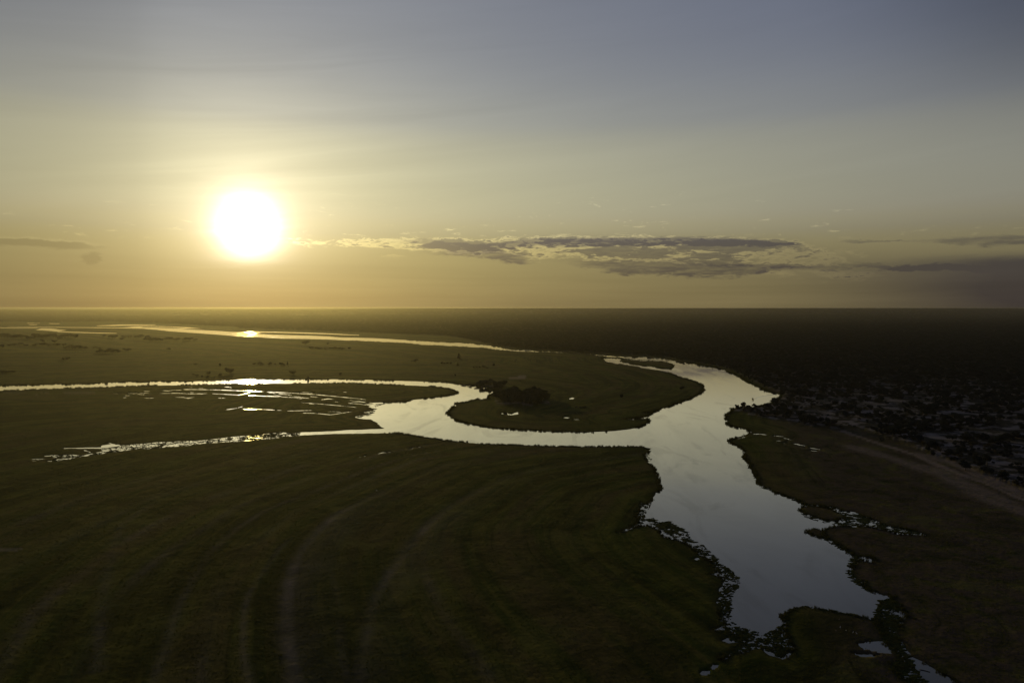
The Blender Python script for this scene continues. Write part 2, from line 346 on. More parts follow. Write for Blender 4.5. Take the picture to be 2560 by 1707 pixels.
n_shore = len(verts)
verts += [Vector(q) for q in grid]
edges_in = [(f_[i], f_[(i + 1) % len(f_)]) for f_ in faces_in for i in range(len(f_))]
rv, re, rf, ov, oe, of = geometry.delaunay_2d_cdt(verts, edges_in, [], 0, 1e-4, False)
P = np.array([(v.x, v.y) for v in rv]); Wd = g2(P[:, 0], P[:, 1])
tri = np.array([t for t in rf if len(t) == 3])
nI = len(islands_w)
def inside_fast(poly, pts):
    """even-odd test; points sorted by y so that each edge only meets the points it spans"""
    o_ = np.argsort(pts[:, 1]); x, y = pts[o_, 0], pts[o_, 1]; r = np.zeros(len(pts), bool); n = len(poly)
    for i in range(n):
        (xa, ya), (xb, yb) = poly[i], poly[(i + 1) % n]
        if ya == yb: continue
        lo, hi_ = np.searchsorted(y, (min(ya, yb), max(ya, yb)), side='right')
        if lo < hi_: r[lo:hi_] ^= x[lo:hi_] < (xb - xa) * (y[lo:hi_] - ya) / (yb - ya) + xa
    out = np.zeros(len(pts), bool); out[o_] = r
    return out
cen = P[tri].mean(1)
kind = np.zeros(len(tri), int)            # 0 land, 1 river, >=2 pool id
kind[inside_fast(w2p(river_w), cen)] = 1
for q in islands_w: kind[(kind == 1) & inside_fast(w2p(q), cen)] = 0
for i, q in enumerate(pools_w): kind[(kind == 0) & inside_fast(w2p(q), cen)] = 2 + i
# zero-area slivers away
e1 = P[tri[:, 1]] - P[tri[:, 0]]; e2 = P[tri[:, 2]] - P[tri[:, 0]]
ok = np.abs(e1[:, 0] * e2[:, 1] - e1[:, 1] * e2[:, 0]) > 1e-5
tri, kind = tri[ok], kind[ok]
wet = np.zeros(len(P), bool); wet[tri[kind > 0].ravel()] = True

# ------------------------------------------------------------------ fields on the ground
def dist_to(poly_w, pts, closed=True, step=1):
    q = np.asarray(poly_w, float)[::step]
    a = q; b = np.roll(q, -1, 0)
    if not closed: a, b = q[:-1], q[1:]
    d = b - a; L2 = (d ** 2).sum(1) + 1e-9
    best = np.full(len(pts), 1e12); along = np.zeros(len(pts)); sgn = np.zeros(len(pts))
    cum = np.concatenate([[0], np.cumsum(np.sqrt(L2))])
    px_, py_ = np.ascontiguousarray(pts[:, 0]), np.ascontiguousarray(pts[:, 1])
    for j in range(len(a)):
        rx, ry = px_ - a[j][0], py_ - a[j][1]
        t = (rx * d[j][0] + ry * d[j][1]) * (1 / L2[j]); np.clip(t, 0, 1, out=t)
        dd = (rx - t * d[j][0]) ** 2 + (ry - t * d[j][1]) ** 2
        m = np.nonzero(dd < best)[0]
        if not len(m): continue
        best[m] = dd[m]; along[m] = cum[j] + t[m] * math.sqrt(L2[j])
        sgn[m] = np.sign(d[j][0] * ry[m] - d[j][1] * rx[m])
    return np.sqrt(best), along, sgn
def pl(pts): return g2([p[0] for p in pts], [p[1] for p in pts])
D_river, A_river, _ = dist_to(pl(river_px), Wd)
trackA = pl(T(6, "2300,60 1900,110 1450,190 1250,270 1000,390 800,490 700,580 600,700 550,800 522,920 515,1050 525,1250 560,1475 620,1800"))
trackB = pl(T(6, "2100,170 1900,235 1700,320 1500,420 1350,540 1230,680 1120,830 1040,960 1000,1120 960,1300 940,1480 930,1800"))
trackC = pl(T(7, "1500,340 1180,425 950,520 780,620 680,690 640,780 615,900 590,1000 560,1200 540,1500"))
DA, AA, SA = dist_to(trackA, Wd, False); DB, AB, SB = dist_to(trackB, Wd, False); DC, _, _ = dist_to(trackC, Wd, False)
south = (P[:, 1] > 1075) & (P[:, 0] < 2100)
flow = np.where(south & (P[:, 0] < 1850), SA * DA, D_river)           # coordinate across the scroll bars
scrub = [g2(*zip(*q)) for q in [T(4, "345,562 480,600 700,640 900,672 1110,692 1250,692 1400,745 1500,772 1640,832 1800,892 1950,932 2050,988 2250,1062 2400,1135 3800,1900 9000,1900 9000,0") + [(6000, 772.5), (1290, 772.5)]
         + T(3, "0,-40 0,60 150,80 300,110 420,140 560,165 700,172 1000,190 1300,212 1600,228 1900,246 2100,280 2300,315") + T(4, "300,270 420,320 560,392 640,425 705,455 690,490 620,525 540,545 440,545")]]
def inside(poly, pts):
    x, y = pts[:, 0], pts[:, 1]; r = np.zeros(len(pts), bool); n = len(poly); j = n - 1
    for i in range(n):
        xi, yi = poly[i]; xj, yj = poly[j]
        c = ((yi > y) != (yj > y)) & (x < (xj - xi) * (y - yi) / (yj - yi + 1e-12) + xi)
        r ^= c; j = i
    return r
scrub_px = np.array(w2p(scrub[0]))
forest = inside(scrub_px, P).astype(float)
far_edge = T(1, "-9000,100 0,150 500,155 900,150 1400,165 2000,195") + T(2, "0,205 500,222 1000,240 1550,258 1700,268")
far_poly = np.array([(-6000, 772.3)] + far_edge + T(3, "0,60 0,-40") + [(1290, 772.3)])
forest = np.maximum(forest, inside(far_poly, P))
lobe_wood = [np.array(T(8, "900,640 1500,640 1850,800 1900,890 1500,930 1000,925 600,890 560,800 640,700")), np.array(T(8, "110,470 90,425 220,405 700,410 830,430 700,515 450,495"))]
for q in lobe_wood: forest = np.maximum(forest, inside(q, P) * .8)
sand = np.zeros(len(P))
band1 = pl(T(4, "1110,706 1250,757 1400,806 1600,866 1750,935 1880,988 2050,1050 2200,1115 2400,1200 2700,1330"))
band2 = pl(T(4, "1190,820 1400,880 1600,940 1800,1000 1950,1080 2100,1150 2250,1220 2450,1300"))
band3 = pl(T(4, "1640,870 1800,905 1950,960 2060,1015 2230,1090 2400,1160"))
for bd, w0, v in ((band1, 2.6, 1.0), (band2, 8, .6), (band3, 6, .75)):
    d, al, _ = dist_to(bd, Wd, False)
    ww = w0 * (.5 + fbm(al / 40, al * 0 + 3, 3, 9))
    sand = np.maximum(sand, v * np.clip(1.6 - d / ww, 0, 1))
plain = np.array(T(4, "500,730 900,700 1110,700 1500,830 1900,980 2352,1190 2700,1350")); 
patch = np.array(T(3, "570,424 640,408 690,403 750,402 715,412 702,432 650,430 600,428"))
sand = np.maximum(sand, inside(patch, P) * .95)
dry = np.zeros(len(P))
for d, w0, v, sg in ((DA, 3.0, .85, SA), (DB, 3.0, .62, SB), (DC, 2.4, .3, None)):
    wid = w0 * (.6 + .9 * fbm(Wd[:, 0] / 30, Wd[:, 1] / 30, 3, 4))
    dd = v * np.exp(-(d / wid) ** 2)
    if sg is not None: dd = np.maximum(dd, v * .42 * np.exp(-(d / (wid * 5)) ** 2) * (sg > 0))
    dry = np.maximum(dry, dd * np.clip((P[:, 1] - 1160) / 160, 0.25, 1) * (.25 + 1.5 * np.clip(fbm(Wd[:, 0] / 26, Wd[:, 1] / 26, 3, 44) - .2, 0, 1)))
for f0, w0, v in ((-13, 1.6, .30), (-27, 2.6, .24), (-44, 2.0, .30), (-66, 3.4, .24), (-92, 3.0, .26), (-128, 4.5, .22), (-170, 5.0, .2), (16, 2.0, .2), (60, 3, .2)):
    wob = 10 * (fbm(Wd[:, 0] / 90, Wd[:, 1] / 90, 2, 70 + int(abs(f0))) - .5)
    k_ = np.clip(fbm(Wd[:, 0] / 45, Wd[:, 1] / 45, 3, 61 + int(abs(f0))) * 3 - 1.0, 0, 1)
    dry = np.maximum(dry, v * 1.3 * k_ * np.exp(-((SA * DA - f0 + wob) / w0) ** 2) * south * (P[:, 0] < 1750))
for q, v in [(T(7, "0,822 130,825 130,835 0,845"), .6), (T(1, "530,746 700,738 830,746 700,756 560,760"), .6), (T(1, "240,755 400,745 415,755 300,765"), .45), (T(1, "30,745 220,742 220,750 40,756"), .35)]:
    dry = np.maximum(dry, inside(np.array(q), P) * v)
mud = np.clip(1 - D_river / (2.0 + .004 * Wd[:, 1]), 0, 1)
east = np.clip((P[:, 0] - 1880 - (P[:, 1] - 1100) * .28) / 160, 0, 1) * (1 - forest) * (P[:, 1] > 930)      # browner meadow east of the river
# relief: low scroll-bar ridges, hummocks, banks
Z = .38 * np.clip(D_river / 6, 0, 1) + .10
st = fbm(flow / 9.0, (Wd[:, 0] + Wd[:, 1]) / 160.0, 4, 21)
Z += (st - .5) * (.15 + .7 * np.clip(fbm(Wd[:, 0] / 80, Wd[:, 1] / 80, 3, 15) * 2 - .6, 0, 1)) * np.clip(D_river / 25, 0, 1) + (fbm(Wd[:, 0] / 7, Wd[:, 1] / 7, 3, 5) - .5) * .35 * np.clip(D_river / 8, 0, 1)
Z -= .35 * np.exp(-(DA / 4) ** 2) + .3 * np.exp(-(DB / 4) ** 2)
def plateau(w):
    """the far wooded upland that makes the skyline: lower on the left"""
    t = np.clip((w[:, 1] - 6500) / 8000, 0, 1); t = t * t * (3 - 2 * t)
    r = np.clip((w[:, 0] / np.maximum(w[:, 1], 1) + .36) / .30, 0, 1); r = r * r * (3 - 2 * r)
    return t * (64 + 33 * r + 5 * (fbm(w[:, 0] / 2600, w[:, 1] / 6000, 3, 91) - .5))
Z += forest * 1.2 + plateau(Wd)
Z = np.maximum(Z, .06); Z[wet] = 0.0

def build(name, tris, mat, attrs=None, k='structure', z=None, smooth=True):
    used = np.unique(tris); remap = np.full(len(P), -1); remap[used] = np.arange(len(used))
    co = np.column_stack([Wd[used], (Z if z is None else z)[used]])
    t = remap[tris]
    # world winding: make normals point up
    a, b, c = co[t[:, 0]], co[t[:, 1]], co[t[:, 2]]
    nz = (b - a)[:, 0] * (c - a)[:, 1] - (b - a)[:, 1] * (c - a)[:, 0]
    t[nz < 0] = t[nz < 0][:, ::-1]
    me = bpy.data.meshes.new(name); me.vertices.add(len(co)); me.vertices.foreach_set("co", co.ravel())
    me.loops.add(t.size); me.loops.foreach_set("vertex_index", t.ravel())
    me.polygons.add(len(t)); me.polygons.foreach_set("loop_start", np.arange(0, t.size, 3)); me.polygons.foreach_set("loop_total", np.full(len(t), 3))
    me.update(); me.validate()
    if smooth: me.polygons.foreach_set("use_smooth", np.ones(len(me.polygons), bool))
    for an, av in (attrs or {}).items():
        at = me.attributes.new(an, 'FLOAT', 'POINT'); at.data.foreach_set("value", av[used].astype(np.float32))
    me.materials.append(mat)
    o = bpy.data.objects.new(name, me); C.objects.link(o); o["kind"] = k
    return o

# ------------------------------------------------------------------ materials
def material(name):
    m = bpy.data.materials.new(name); m.use_nodes = True
    n = m.node_tree; b = n.nodes["Principled BSDF"]
    return m, n, b
def set_spec(b, v): b.inputs['Specular IOR Level'].default_value = v
# ground
m_ground, g, b = material("floodplain")
geo = g.nodes.new("ShaderNodeNewGeometry"); pos = geo.outputs['Position']
gxx, gyy, gzz = sep(g, pos)
fl = attr(g, "flow"); fo = attr(g, "forest"); sa = attr(g, "sand"); dr = attr(g, "dry"); mu = attr(g, "mud"); ea = attr(g, "east")
n_pat = noise(g, pos, 1 / 90.0, 4, .6)
n_fine = noise(g, pos, 1 / 2.2, 4, .68)
n_str = noise(g, comb(g, fl / 7.0, (gxx + gyy) / 200.0, 2.0), 1.0, 5, .62)
n_wide = noise(g, comb(g, fl / 30.0, (gxx + gyy) / 420.0, 5.0), 1.0, 4, .6)
n_huge = noise(g, comb(g, fl / 85.0, (gxx + gyy) / 1500.0, 8.0), 1.0, 4, .6)
n_mott = noise(g, pos, 1 / 9.0, 4, .65)
green = (.034, .047, .008, 1); olive = (.076, .072, .014, 1); brown = (.080, .057, .022, 1); dark = (.013, .016, .005, 1)
c1 = mixc(g, n_str.sm(.42, .60), green, olive)
c1 = mixc(g, (n_wide * .65 + n_pat * .35).sm(.47, .60) * .75, c1, brown)
c1 = mixc(g, n_wide.sm(.47, .37) * .65, c1, dark)
c1 = mixc(g, n_huge.sm(.50, .38) * .5, c1, (.015, .020, .005, 1))
c1 = mixc(g, n_huge.sm(.53, .65) * .55, c1, (.094, .098, .014, 1))
c1 = mixc(g, ea * n_mott.sm(.25, .6), c1, (.064, .047, .031, 1))
c1 = mixc(g, (n_fine * .7 + n_mott * .3).sm(.52, .40) * .34, c1, dark)
n_tch = noise(g, pos, 1 / 30.0, 5, .62, .6)
c1 = mixc(g, n_tch.sm(.50, .38) * .45, c1, dark)
c1 = mixc(g, n_tch.sm(.54, .66) * .45, c1, (.100, .096, .022, 1))
c1 = mixc(g, n_str.sm(.44, .34) * n_pat.sm(.38, .60) * .7, c1, dark)
c1 = mixc(g, (dr * (n_fine * 1.2 + .2) * (n_mott * 1.5 + .15)).clamp(), c1, (.17, .135, .11, 1))
sands = mixc(g, n_mott, (.27, .205, .16, 1), (.16, .12, .09, 1))
c1 = mixc(g, (sa * (n_mott * 1.7 + n_fine - .6).max(0.0)).clamp(), c1, sands)
n_cl = noise(g, pos, 1 / 20.0, 5, .66, .4)
fsoil = mixc(g, n_cl.sm(.46, .60), (.030, .027, .018, 1), (.17, .145, .125, 1))
fgr = mixc(g, noise(g, pos, 1 / 600.0, 3, .5).sm(.42, .6), (.032, .031, .025, 1), (.044, .040, .031, 1))
near = (gyy - 250).sm(500, 1250, 1.0, 0.0)
c1 = mixc(g, fo, c1, mixc(g, near, fgr, fsoil))
c1 = mixc(g, mu * .7, c1, (.020, .020, .009, 1))
g.links.new(c1, b.inputs['Base Color']); b.inputs['Roughness'].default_value = 1.0; set_spec(b, 0.011)
bp = g.nodes.new("ShaderNodeBump"); bp.inputs['Strength'].default_value = .9; bp.inputs['Distance'].default_value = 1.0
g.links.new((n_fine * .4 + n_mott * .9 + n_str * .45).s, bp.inputs['Height']); g.links.new(bp.outputs[0], b.inputs['Normal'])
# water
m_water, g, b = material("river_water")
geo = g.nodes.new("ShaderNodeNewGeometry"); pos = geo.outputs['Position']
wx, wy, wz_ = sep(g, pos)
wl_ = noise(g, comb(g, wx / 60.0, wy / 240.0, 0.0), 1.0, 5, .6, 1.2)
calm = wl_.sm(.44, .60)
rip = noise(g, pos, 1 / 1.7, 3, .5) + noise(g, pos, 1 / 9.0, 3, .5) * 2.5
bp = g.nodes.new("ShaderNodeBump"); bp.inputs['Distance'].default_value = .013
wind = noise(g, comb(g, wx / 35.0, wy / 110.0, 4.0), 1.0, 5, .62, 1.5).sm(.50, .64)
g.links.new((calm * .35 + wind * .4 + .2).s, bp.inputs['Strength']); g.links.new(rip.s, bp.inputs['Height'])
fr = g.nodes.new("ShaderNodeFresnel"); fr.inputs['IOR'].default_value = 1.333; g.links.new(bp.outputs[0], fr.inputs['Normal'])
gl = g.nodes.new("ShaderNodeBsdfGlossy"); g.links.new(bp.outputs[0], gl.inputs['Normal']); g.links.new((calm * .04 + wind * .06 + .02).s, gl.inputs['Roughness']); gl.inputs['Color'].default_value = (1, .985, .92, 1)
df = g.nodes.new("ShaderNodeBsdfDiffuse"); df.inputs['Color'].default_value = (.030, .026, .010, 1)
mx = g.nodes.new("ShaderNodeMixShader"); g.links.new((V(g, fr.outputs[0]) * (2.36 - wind * .26 - calm * .10)).min(.96).s, mx.inputs[0])
g.links.new(df.outputs[0], mx.inputs[1]); g.links.new(gl.outputs[0], mx.inputs[2]); g.links.new(mx.outputs[0], g.nodes["Material Output"].inputs['Surface'])
g.nodes.remove(b)
# foliage
def foliage(name, c0, c1_, rough=.75, trans=.35, spec=.15):
    m, g, b = material(name)
    oi = g.nodes.new("ShaderNodeObjectInfo"); geo = g.nodes.new("ShaderNodeNewGeometry")
    r = V(g, oi.outputs['Random']) * .6 + V(g, geo.outputs['Random Per Island']) * .4
    col = mixc(g, r, c0, c1_)
    g.links.new(col, b.inputs['Base Color']); b.inputs['Roughness'].default_value = rough; set_spec(b, spec)
    if trans:                                   # leaves and blades let part of the low sun through
        tr = g.nodes.new("ShaderNodeBsdfTranslucent"); g.links.new(col, tr.inputs[0])
        mx = g.nodes.new("ShaderNodeMixShader"); mx.inputs[0].default_value = trans
        g.links.new(b.outputs[0], mx.inputs[1]); g.links.new(tr.outputs[0], mx.inputs[2])
        g.links.new(mx.outputs[0], g.nodes["Material Output"].inputs['Surface'])
    return m
m_leaf = foliage("bush_leaves", (.019, .023, .018, 1), (.044, .046, .038, 1), .9, .12, .0)
m_leaf2 = foliage("dry_leaves", (.040, .036, .018, 1), (.075, .060, .030, 1))
m_reed = foliage("reed_green", (.024, .029, .008, 1), (.056, .056, .016, 1), .9)
m_tuss = foliage("grass_tussock", (.040, .052, .007, 1), (.076, .074, .014, 1), .95, .6, .0)
m_pad = foliage("floating_leaves", (.016, .022, .006, 1), (.042, .048, .012, 1), .95, 0, .03)
def plain(name, col, rough=.6, metal=0.0):
    m, g, b = material(name)
    n = noise(g, None, 3.0, 4, .6)
    g.links.new(mixc(g, n, tuple(c * .7 for c in col[:3]) + (1,), tuple(min(1, c * 1.25) for c in col[:3]) + (1,)), b.inputs['Base Color'])
    b.inputs['Roughness'].default_value = rough; b.inputs['Metallic'].default_value = metal
    return m
m_bark = plain("bark", (.055, .045, .035)); m_hull = plain("boat_hull", (.06, .065, .06), .45); m_canvas = plain("canopy_cloth", (.05, .05, .04), .8)
m_metal = plain("pole_metal", (.18, .18, .18), .4, .7); m_cloth = plain("clothing", (.06, .05, .05), .9); m_skin = plain("skin", (.10, .06, .04), .6)
m_white = plain("white_feathers", (.55, .52, .46), .8); m_brownf = plain("brown_feathers", (.12, .08, .05), .8); m_bill = plain("bill", (.10, .06, .04), .6)
m_wood = plain("driftwood", (.03, .025, .02), .8)

# ------------------------------------------------------------------ setting
ground = build("ground", tri[kind == 0], m_ground, dict(flow=flow, forest=forest, sand=sand, dry=dry, mud=mud, east=east))
river = build("river", tri[kind == 1], m_water)
for q in range(len(pools_w)):
    t = tri[kind == 2 + q]
    if len(t): build("pool", t, m_water)

# far low hills on the left skyline
hx = np.linspace(-30000, 2500, 90); hy = np.array([17800., 18300., 18800., 19300., 19700.]); prof = np.array([0, .75, 1.0, .6, 0])
hv, hf = [], []
for j, yy in enumerate(hy):
    for i, xx in enumerate(hx):
        env = np.clip((2500 - xx) / 4500, 0, 1) * (.965 + .02 * np.clip((-7000 - xx) / 4000, 0, 1))
        hv.append((xx, yy + 0.0, 20 + prof[j] * env * 98.5 * (.96 + .04 * float(fbm(np.array([xx / 2600.]), np.array([j * .4]), 3, 8)[0]))))
for j in range(4):
    for i in range(89):
        a = j * 90 + i; hf.append((a, a + 1, a + 91, a + 90))
me = bpy.data.meshes.new("hills"); me.from_pydata(hv, [], hf); me.materials.append(m_leaf2); me.polygons.foreach_set("use_smooth", np.ones(len(hf), bool))
o = bpy.data.objects.new("hills", me); C.objects.link(o); o["kind"] = "structure"

# ------------------------------------------------------------------ vegetation meshes
def mesh_obj(name, vs, fs, mat, parent=None, smooth=False):
    me = bpy.data.meshes.new(name); me.from_pydata(vs, [], fs); me.materials.append(mat)
    if smooth: me.polygons.foreach_set("use_smooth", np.ones(len(fs), bool))
    o = bpy.data.objects.new(name, me); C.objects.link(o); o.parent = parent
    return o
def crown_mesh(name, lobes, nleaf, leaf, mat, seed, flat=1.0):
    """lobes = [(x,y,z,rx,ry,rz)]; leaf clumps through the lobes' outer volume plus a few ragged inner masses"""
    r = random.Random(seed); vs, fs = [], []
    vol = [l[3] * l[4] * l[5] for l in lobes]; tot = sum(vol)
    for l, v in zip(lobes, vol):
        bm = bmesh.new(); bmesh.ops.create_icosphere(bm, subdivisions=2, radius=1.0)
        base = len(vs)
        for q in bm.verts:
            k = .58 * (1 + r.uniform(-.28, .22)); vs.append((l[0] + q.co.x * l[3] * k, l[1] + q.co.y * l[4] * k, l[2] + q.co.z * l[5] * k))
        for fc in bm.faces: fs.append(tuple(base + q.index for q in fc.verts))
        bm.free()
        for _ in range(int(nleaf * v / tot) + 6):
            d = Vector((r.gauss(0, 1), r.gauss(0, 1), r.gauss(0, 1) + .25)).normalized()
            k = r.uniform(.55, 1.08); p = Vector((l[0] + d.x * l[3] * k, l[1] + d.y * l[4] * k, l[2] + d.z * l[5] * k))
            if p.z < .15: continue
            nrm = (d + Vector((r.gauss(0, .6), r.gauss(0, .6), r.gauss(0, .6) + .3))).normalized()
            u = nrm.orthogonal().normalized(); w = nrm.cross(u); s = leaf * r.uniform(.6, 1.5); base = len(vs)
            n = r.choice((4, 5)); a0 = r.uniform(0, 6.28)
            for i in range(n):
                a = a0 + i * 6.2832 / n; q = p + (u * math.cos(a) + w * math.sin(a)) * s * r.uniform(.55, 1.25) + nrm * r.uniform(-.25, .25) * s
                vs.append((q.x, q.y, max(.02, q.z)))
            fs.append(tuple(range(base, base + n)))
    me = bpy.data.meshes.new(name); me.from_pydata(vs, [], fs); me.materials.append(mat)
    return me
def trunk_mesh(name, h, r0, tips, seed):
    """tapered trunk with limbs to the tips"""
    r = random.Random(seed); vs, fs = [], []
    def tube(pts, rad, n=6):
        base = len(vs)
        for (p, q) in zip(pts, rad):
            for i in range(n):
                a = i * 6.2832 / n; vs.append((p[0] + q * math.cos(a), p[1] + q * math.sin(a), p[2]))
        for j in range(len(pts) - 1):
            for i in range(n):
                fs.append((base + j * n + i, base + j * n + (i + 1) % n, base + (j + 1) * n + (i + 1) % n, base + (j + 1) * n + i))
    tube([(0, 0, -.3), (.02 * h, 0, h * .35), (.0, .03 * h, h * .7), (.03 * h, .02 * h, h)], [r0 * 1.25, r0, r0 * .75, r0 * .3])
    for t in tips:
        z0 = h * r.uniform(.35, .7); m = (t[0] * .5, t[1] * .5, (z0 + t[2]) / 2 + .2)
        tube([(0, 0, z0), m, t], [r0 * .5, r0 * .35, r0 * .1], 5)
    me = bpy.data.meshes.new(name); me.from_pydata(vs, [], fs); me.materials.append(m_bark)
    return me
KIND = {}
def proto(key, lobes, nleaf, leaf, mat, h, r0, seed):
    tips = [(l[0] * .9, l[1] * .9, l[2]) for l in lobes]
    KIND[key] = (trunk_mesh("trunk", h, r0, tips, seed), crown_mesh("crown", lobes, nleaf, leaf, mat, seed))
R_ = random.Random(3)
def blob(n, w, h, z0, seed):
    r = random.Random(seed); out = []
    for i in range(n):
        a = r.uniform(0, 6.28); q = r.uniform(.15, .62) * w / 2
        s = r.uniform(.34, .52) * w / 2
        out.append((q * math.cos(a), q * math.sin(a), z0 + r.uniform(.3, .72) * (h - z0), s * r.uniform(.9, 1.2), s * r.uniform(.9, 1.2), s * r.uniform(.65, .95) * h / w * 1.25))
    return out
for i in range(4): proto(f"bush{i}", blob(5 + i, 5.2, 3.8, .1, 40 + i), 330, .34, m_leaf if i != 2 else m_leaf2, 2.4, .16, 60 + i)
for i in range(3): proto(f"tree{i}", blob(8 + i, 9.0, 9.5, 1.6, 80 + i), 620, .46, m_leaf, 7.0, .30, 90 + i)
for i in range(2): proto(f"flat{i}", [(l[0], l[1], 5.6 + (l[2] % .8), l[3] * 1.1, l[4] * 1.1, .9) for l in blob(8, 10, 3, .5, 120 + i)], 430, .42, m_leaf, 5.4, .26, 130 + i)
proto("spire", [(0, 0, 2.2, 1.7, 1.7, 1.8), (.2, .1, 4.6, 1.4, 1.4, 2.0), (-.1, .1, 7.2, 1.0, 1.0, 2.0), (0, 0, 9.4, .55, .55, 1.3)], 420, .36, m_leaf, 8.5, .2, 150)

def terrain_z(w):
    return .55
Zland = None
from mathutils.kdtree import KDTree
kd = KDTree(len(P))
for i in range(len(P)): kd.insert((P[i, 0], P[i, 1], 0), i)
kd.balance()
def ground_z(x, y):
    p = w2p(np.array([[x, y]]))[0]
    return float(Z[kd.find((p[0], p[1], 0))[1]])
def tree(name, key, x, y, s, label, cat, group=None, sz=1.0, rot=None):
    root = bpy.data.objects.new(name, None); C.objects.link(root); root.empty_display_size = .5
    root.location = (x, y, ground_z(x, y) - .05); root.rotation_euler = (0, 0, random.uniform(0, 6.28) if rot is None else rot); root.scale = (s, s, s * sz)
    root["label"] = label; root["category"] = cat
    if group: root["group"] = group
    for nm, me in zip(("trunk", "crown"), KIND[key]):
        c = bpy.data.objects.new(nm, me); C.objects.link(c); c.parent = root
    return root
BUSH = ["bush0", "bush1", "bush3", "bush2"]; TREE = ["tree0", "tree1", "tree2"]
def ptree(tile, tx, ty, tw, th_, label, group=None, name=None, key=None, cat=None):
    """tree standing at a place read off the photograph: base point and size on a tile"""
    ox, oy, sc = TILES[tile]; x, y = ox + tx * sc, oy + ty * sc
    w = gp(x, y); d = math.hypot(w[0], w[1], CAM_H)
    wm, hm = tw * sc * d / F, th_ * sc * d / F
    if key is None: key = random.choice(TREE) if hm > 5.5 else random.choice(BUSH[:3])
    base_w = {'b': 5.0, 't': 8.6, 'f': 9.6, 's': 3.0}[key[0]]; base_h = {'b': 3.7, 't': 9.6, 'f': 6.4, 's': 10.0}[key[0]]
    s = wm / base_w
    return tree(name or ("tree" if key[0] != 'b' else "bush"), key, w[0], w[1], s, label, cat or ("tree" if key[0] != 'b' else "bush"), group, sz=max(.45, min(2.6, hm / (base_h * s))))

# --- single trees and bushes on the floodplain
one = [
 (1, 1930, 586, 74, 48, "largest round tree above the lower channel, left of the sun glint"),
 (1, 1750, 597, 36, 30, "round dark tree left of the largest tree above the lower channel"),
 (1, 1845, 610, 30, 20, "small round bush between two larger trees above the lower channel"),
 (1, 1850, 520, 24, 18, "small bush above the lower channel, right end of a low dark streak"),
 (1, 1640, 512, 34, 9, "low dark bush alone in the meadow left of the sun glint"),
 (1, 1420, 388, 32, 15, "small dark bush below the upper river, left of a flat low one"),
 (1, 560, 472, 66, 15, "low wide bush alone in the left meadow between the two rivers"),
 (1, 360, 325, 30, 22, "left of two small upright trees below the far left pools"),
 (1, 460, 325, 38, 22, "right of two small upright trees below the far left pools"),
 (1, 15, 372, 34, 26, "dark tree at the left edge of the far meadow"),
 (2, 550, 346, 72, 30, "broad pale dark grove tree just below the upper river"),
 (2, 735, 346, 26, 24, "small upright tree below the upper river, right of the broad one"),
 (2, 400, 512, 12, 26, "thin upright tree above the lower channel, right of the sun glint"),
 (2, 445, 592, 62, 32, "rounded tree just above the lower channel, right of the sun glint"),
 (2, 845, 592, 36, 15, "lone low bush near the lower channel, midway to the wooded bend"),
 (2, 575, 634, 22, 26, "small tree on the bank of the lower channel, right of the glint"),
 (2, 1474, 496, 42, 36, "boxy dark tree in the middle of the meadow between the rivers"),
 (2, 1445, 484, 16, 9, "tiny bush touching the left of the boxy meadow tree"),
 (2, 1838, 462, 30, 28, "pointed dark tree in the meadow, above the wooded bend"),
 (2, 2135, 521, 28, 19, "dark bush in the meadow, right of a row of low shrubs"),
 (2, 1828, 522, 18, 15, "small faint bush in the meadow below the pointed tree"),
 (2, 1808, 606, 15, 17, "tiny tree near the lower channel, left of the wooded bend"),
 (3, 1525, 601, 30, 46, "lone tree in the right half of the river peninsula"),
 (3, 670, 456, 24, 20, "small bush just below the pale mud patch on the peninsula"),
 (3, 2030, 527, 44, 34, "low dark bush near the right tip of the peninsula"),
 (3, 148, 640, 18, 20, "small bush at the water's edge on the peninsula's left tip"),
 (2, 1940, 692, 22, 16, "small bush leaning over the channel before the first wood"),
 (4, 1381, 784, 36, 32, "lone round bush beside the start of the sandy track"),
 (4, 1952, 976, 64, 44, "lone dark bush standing on the pale sand by the track"),
 (4, 1455, 750, 104, 66, "big dark bush at the left end of the thicket beside the track"),
]
for t in one:
    k = None
    if "thin upright" in t[5] or "pointed" in t[5]: k = "spire"
    ptree(*t, key=k)
# clumped rows of bushes, each bush a thing
def row(tile, x0, x1, y, n, w, h, label, group, jy=3):
    for i in range(n):
        ptree(tile, x0 + (x1 - x0) * (i + random.uniform(.2, .8)) / n, y + random.uniform(-jy, jy), w * random.uniform(.7, 1.35), h * random.uniform(.6, 1.25), label, group)
row(1, 555, 740, 379, 7, 44, 22, "dark bush in the long low clump left of the dark grove", "bushes of the long low left clump")
row(1, 820, 1010, 413, 9, 36, 30, "dark tree in the dense grove in the left meadow", "trees of the left meadow grove")
row(1, 1040, 1100, 396, 3, 32, 24, "dark tree at the raised right end of the left meadow grove", "trees at the right end of the left grove")
row(1, 0, 640, 290, 20, 52, 16, "low shrub in the hazy belt below the far left pools", "shrubs of the belt below the far pools", 8)
row(1, 860, 1330, 292, 11, 46, 14, "low shrub in the hazy patch below the thin far channel", "shrubs below the thin far channel", 14)
row(1, 1210, 1660, 310, 13, 46, 22, "hazy tree in the row below the bend of the upper river", "trees below the upper river bend", 5)
row(1, 30, 620, 352, 10, 50, 11, "low shrub in the dark streak across the far left meadow", "shrubs of the dark left streak", 7)
row(1, 780, 860, 375, 3, 32, 11, "low shrub just above the left meadow grove", "shrubs above the left grove")
row(1, 0, 130, 578, 5, 34, 12, "low shrub at the left edge above the lower channel", "shrubs at left edge above the channel")
row(1, 1600, 1900, 608, 7, 32, 12, "small shrub in the scatter left of the sun glint's bank", "shrubs left of the glint bank", 12)
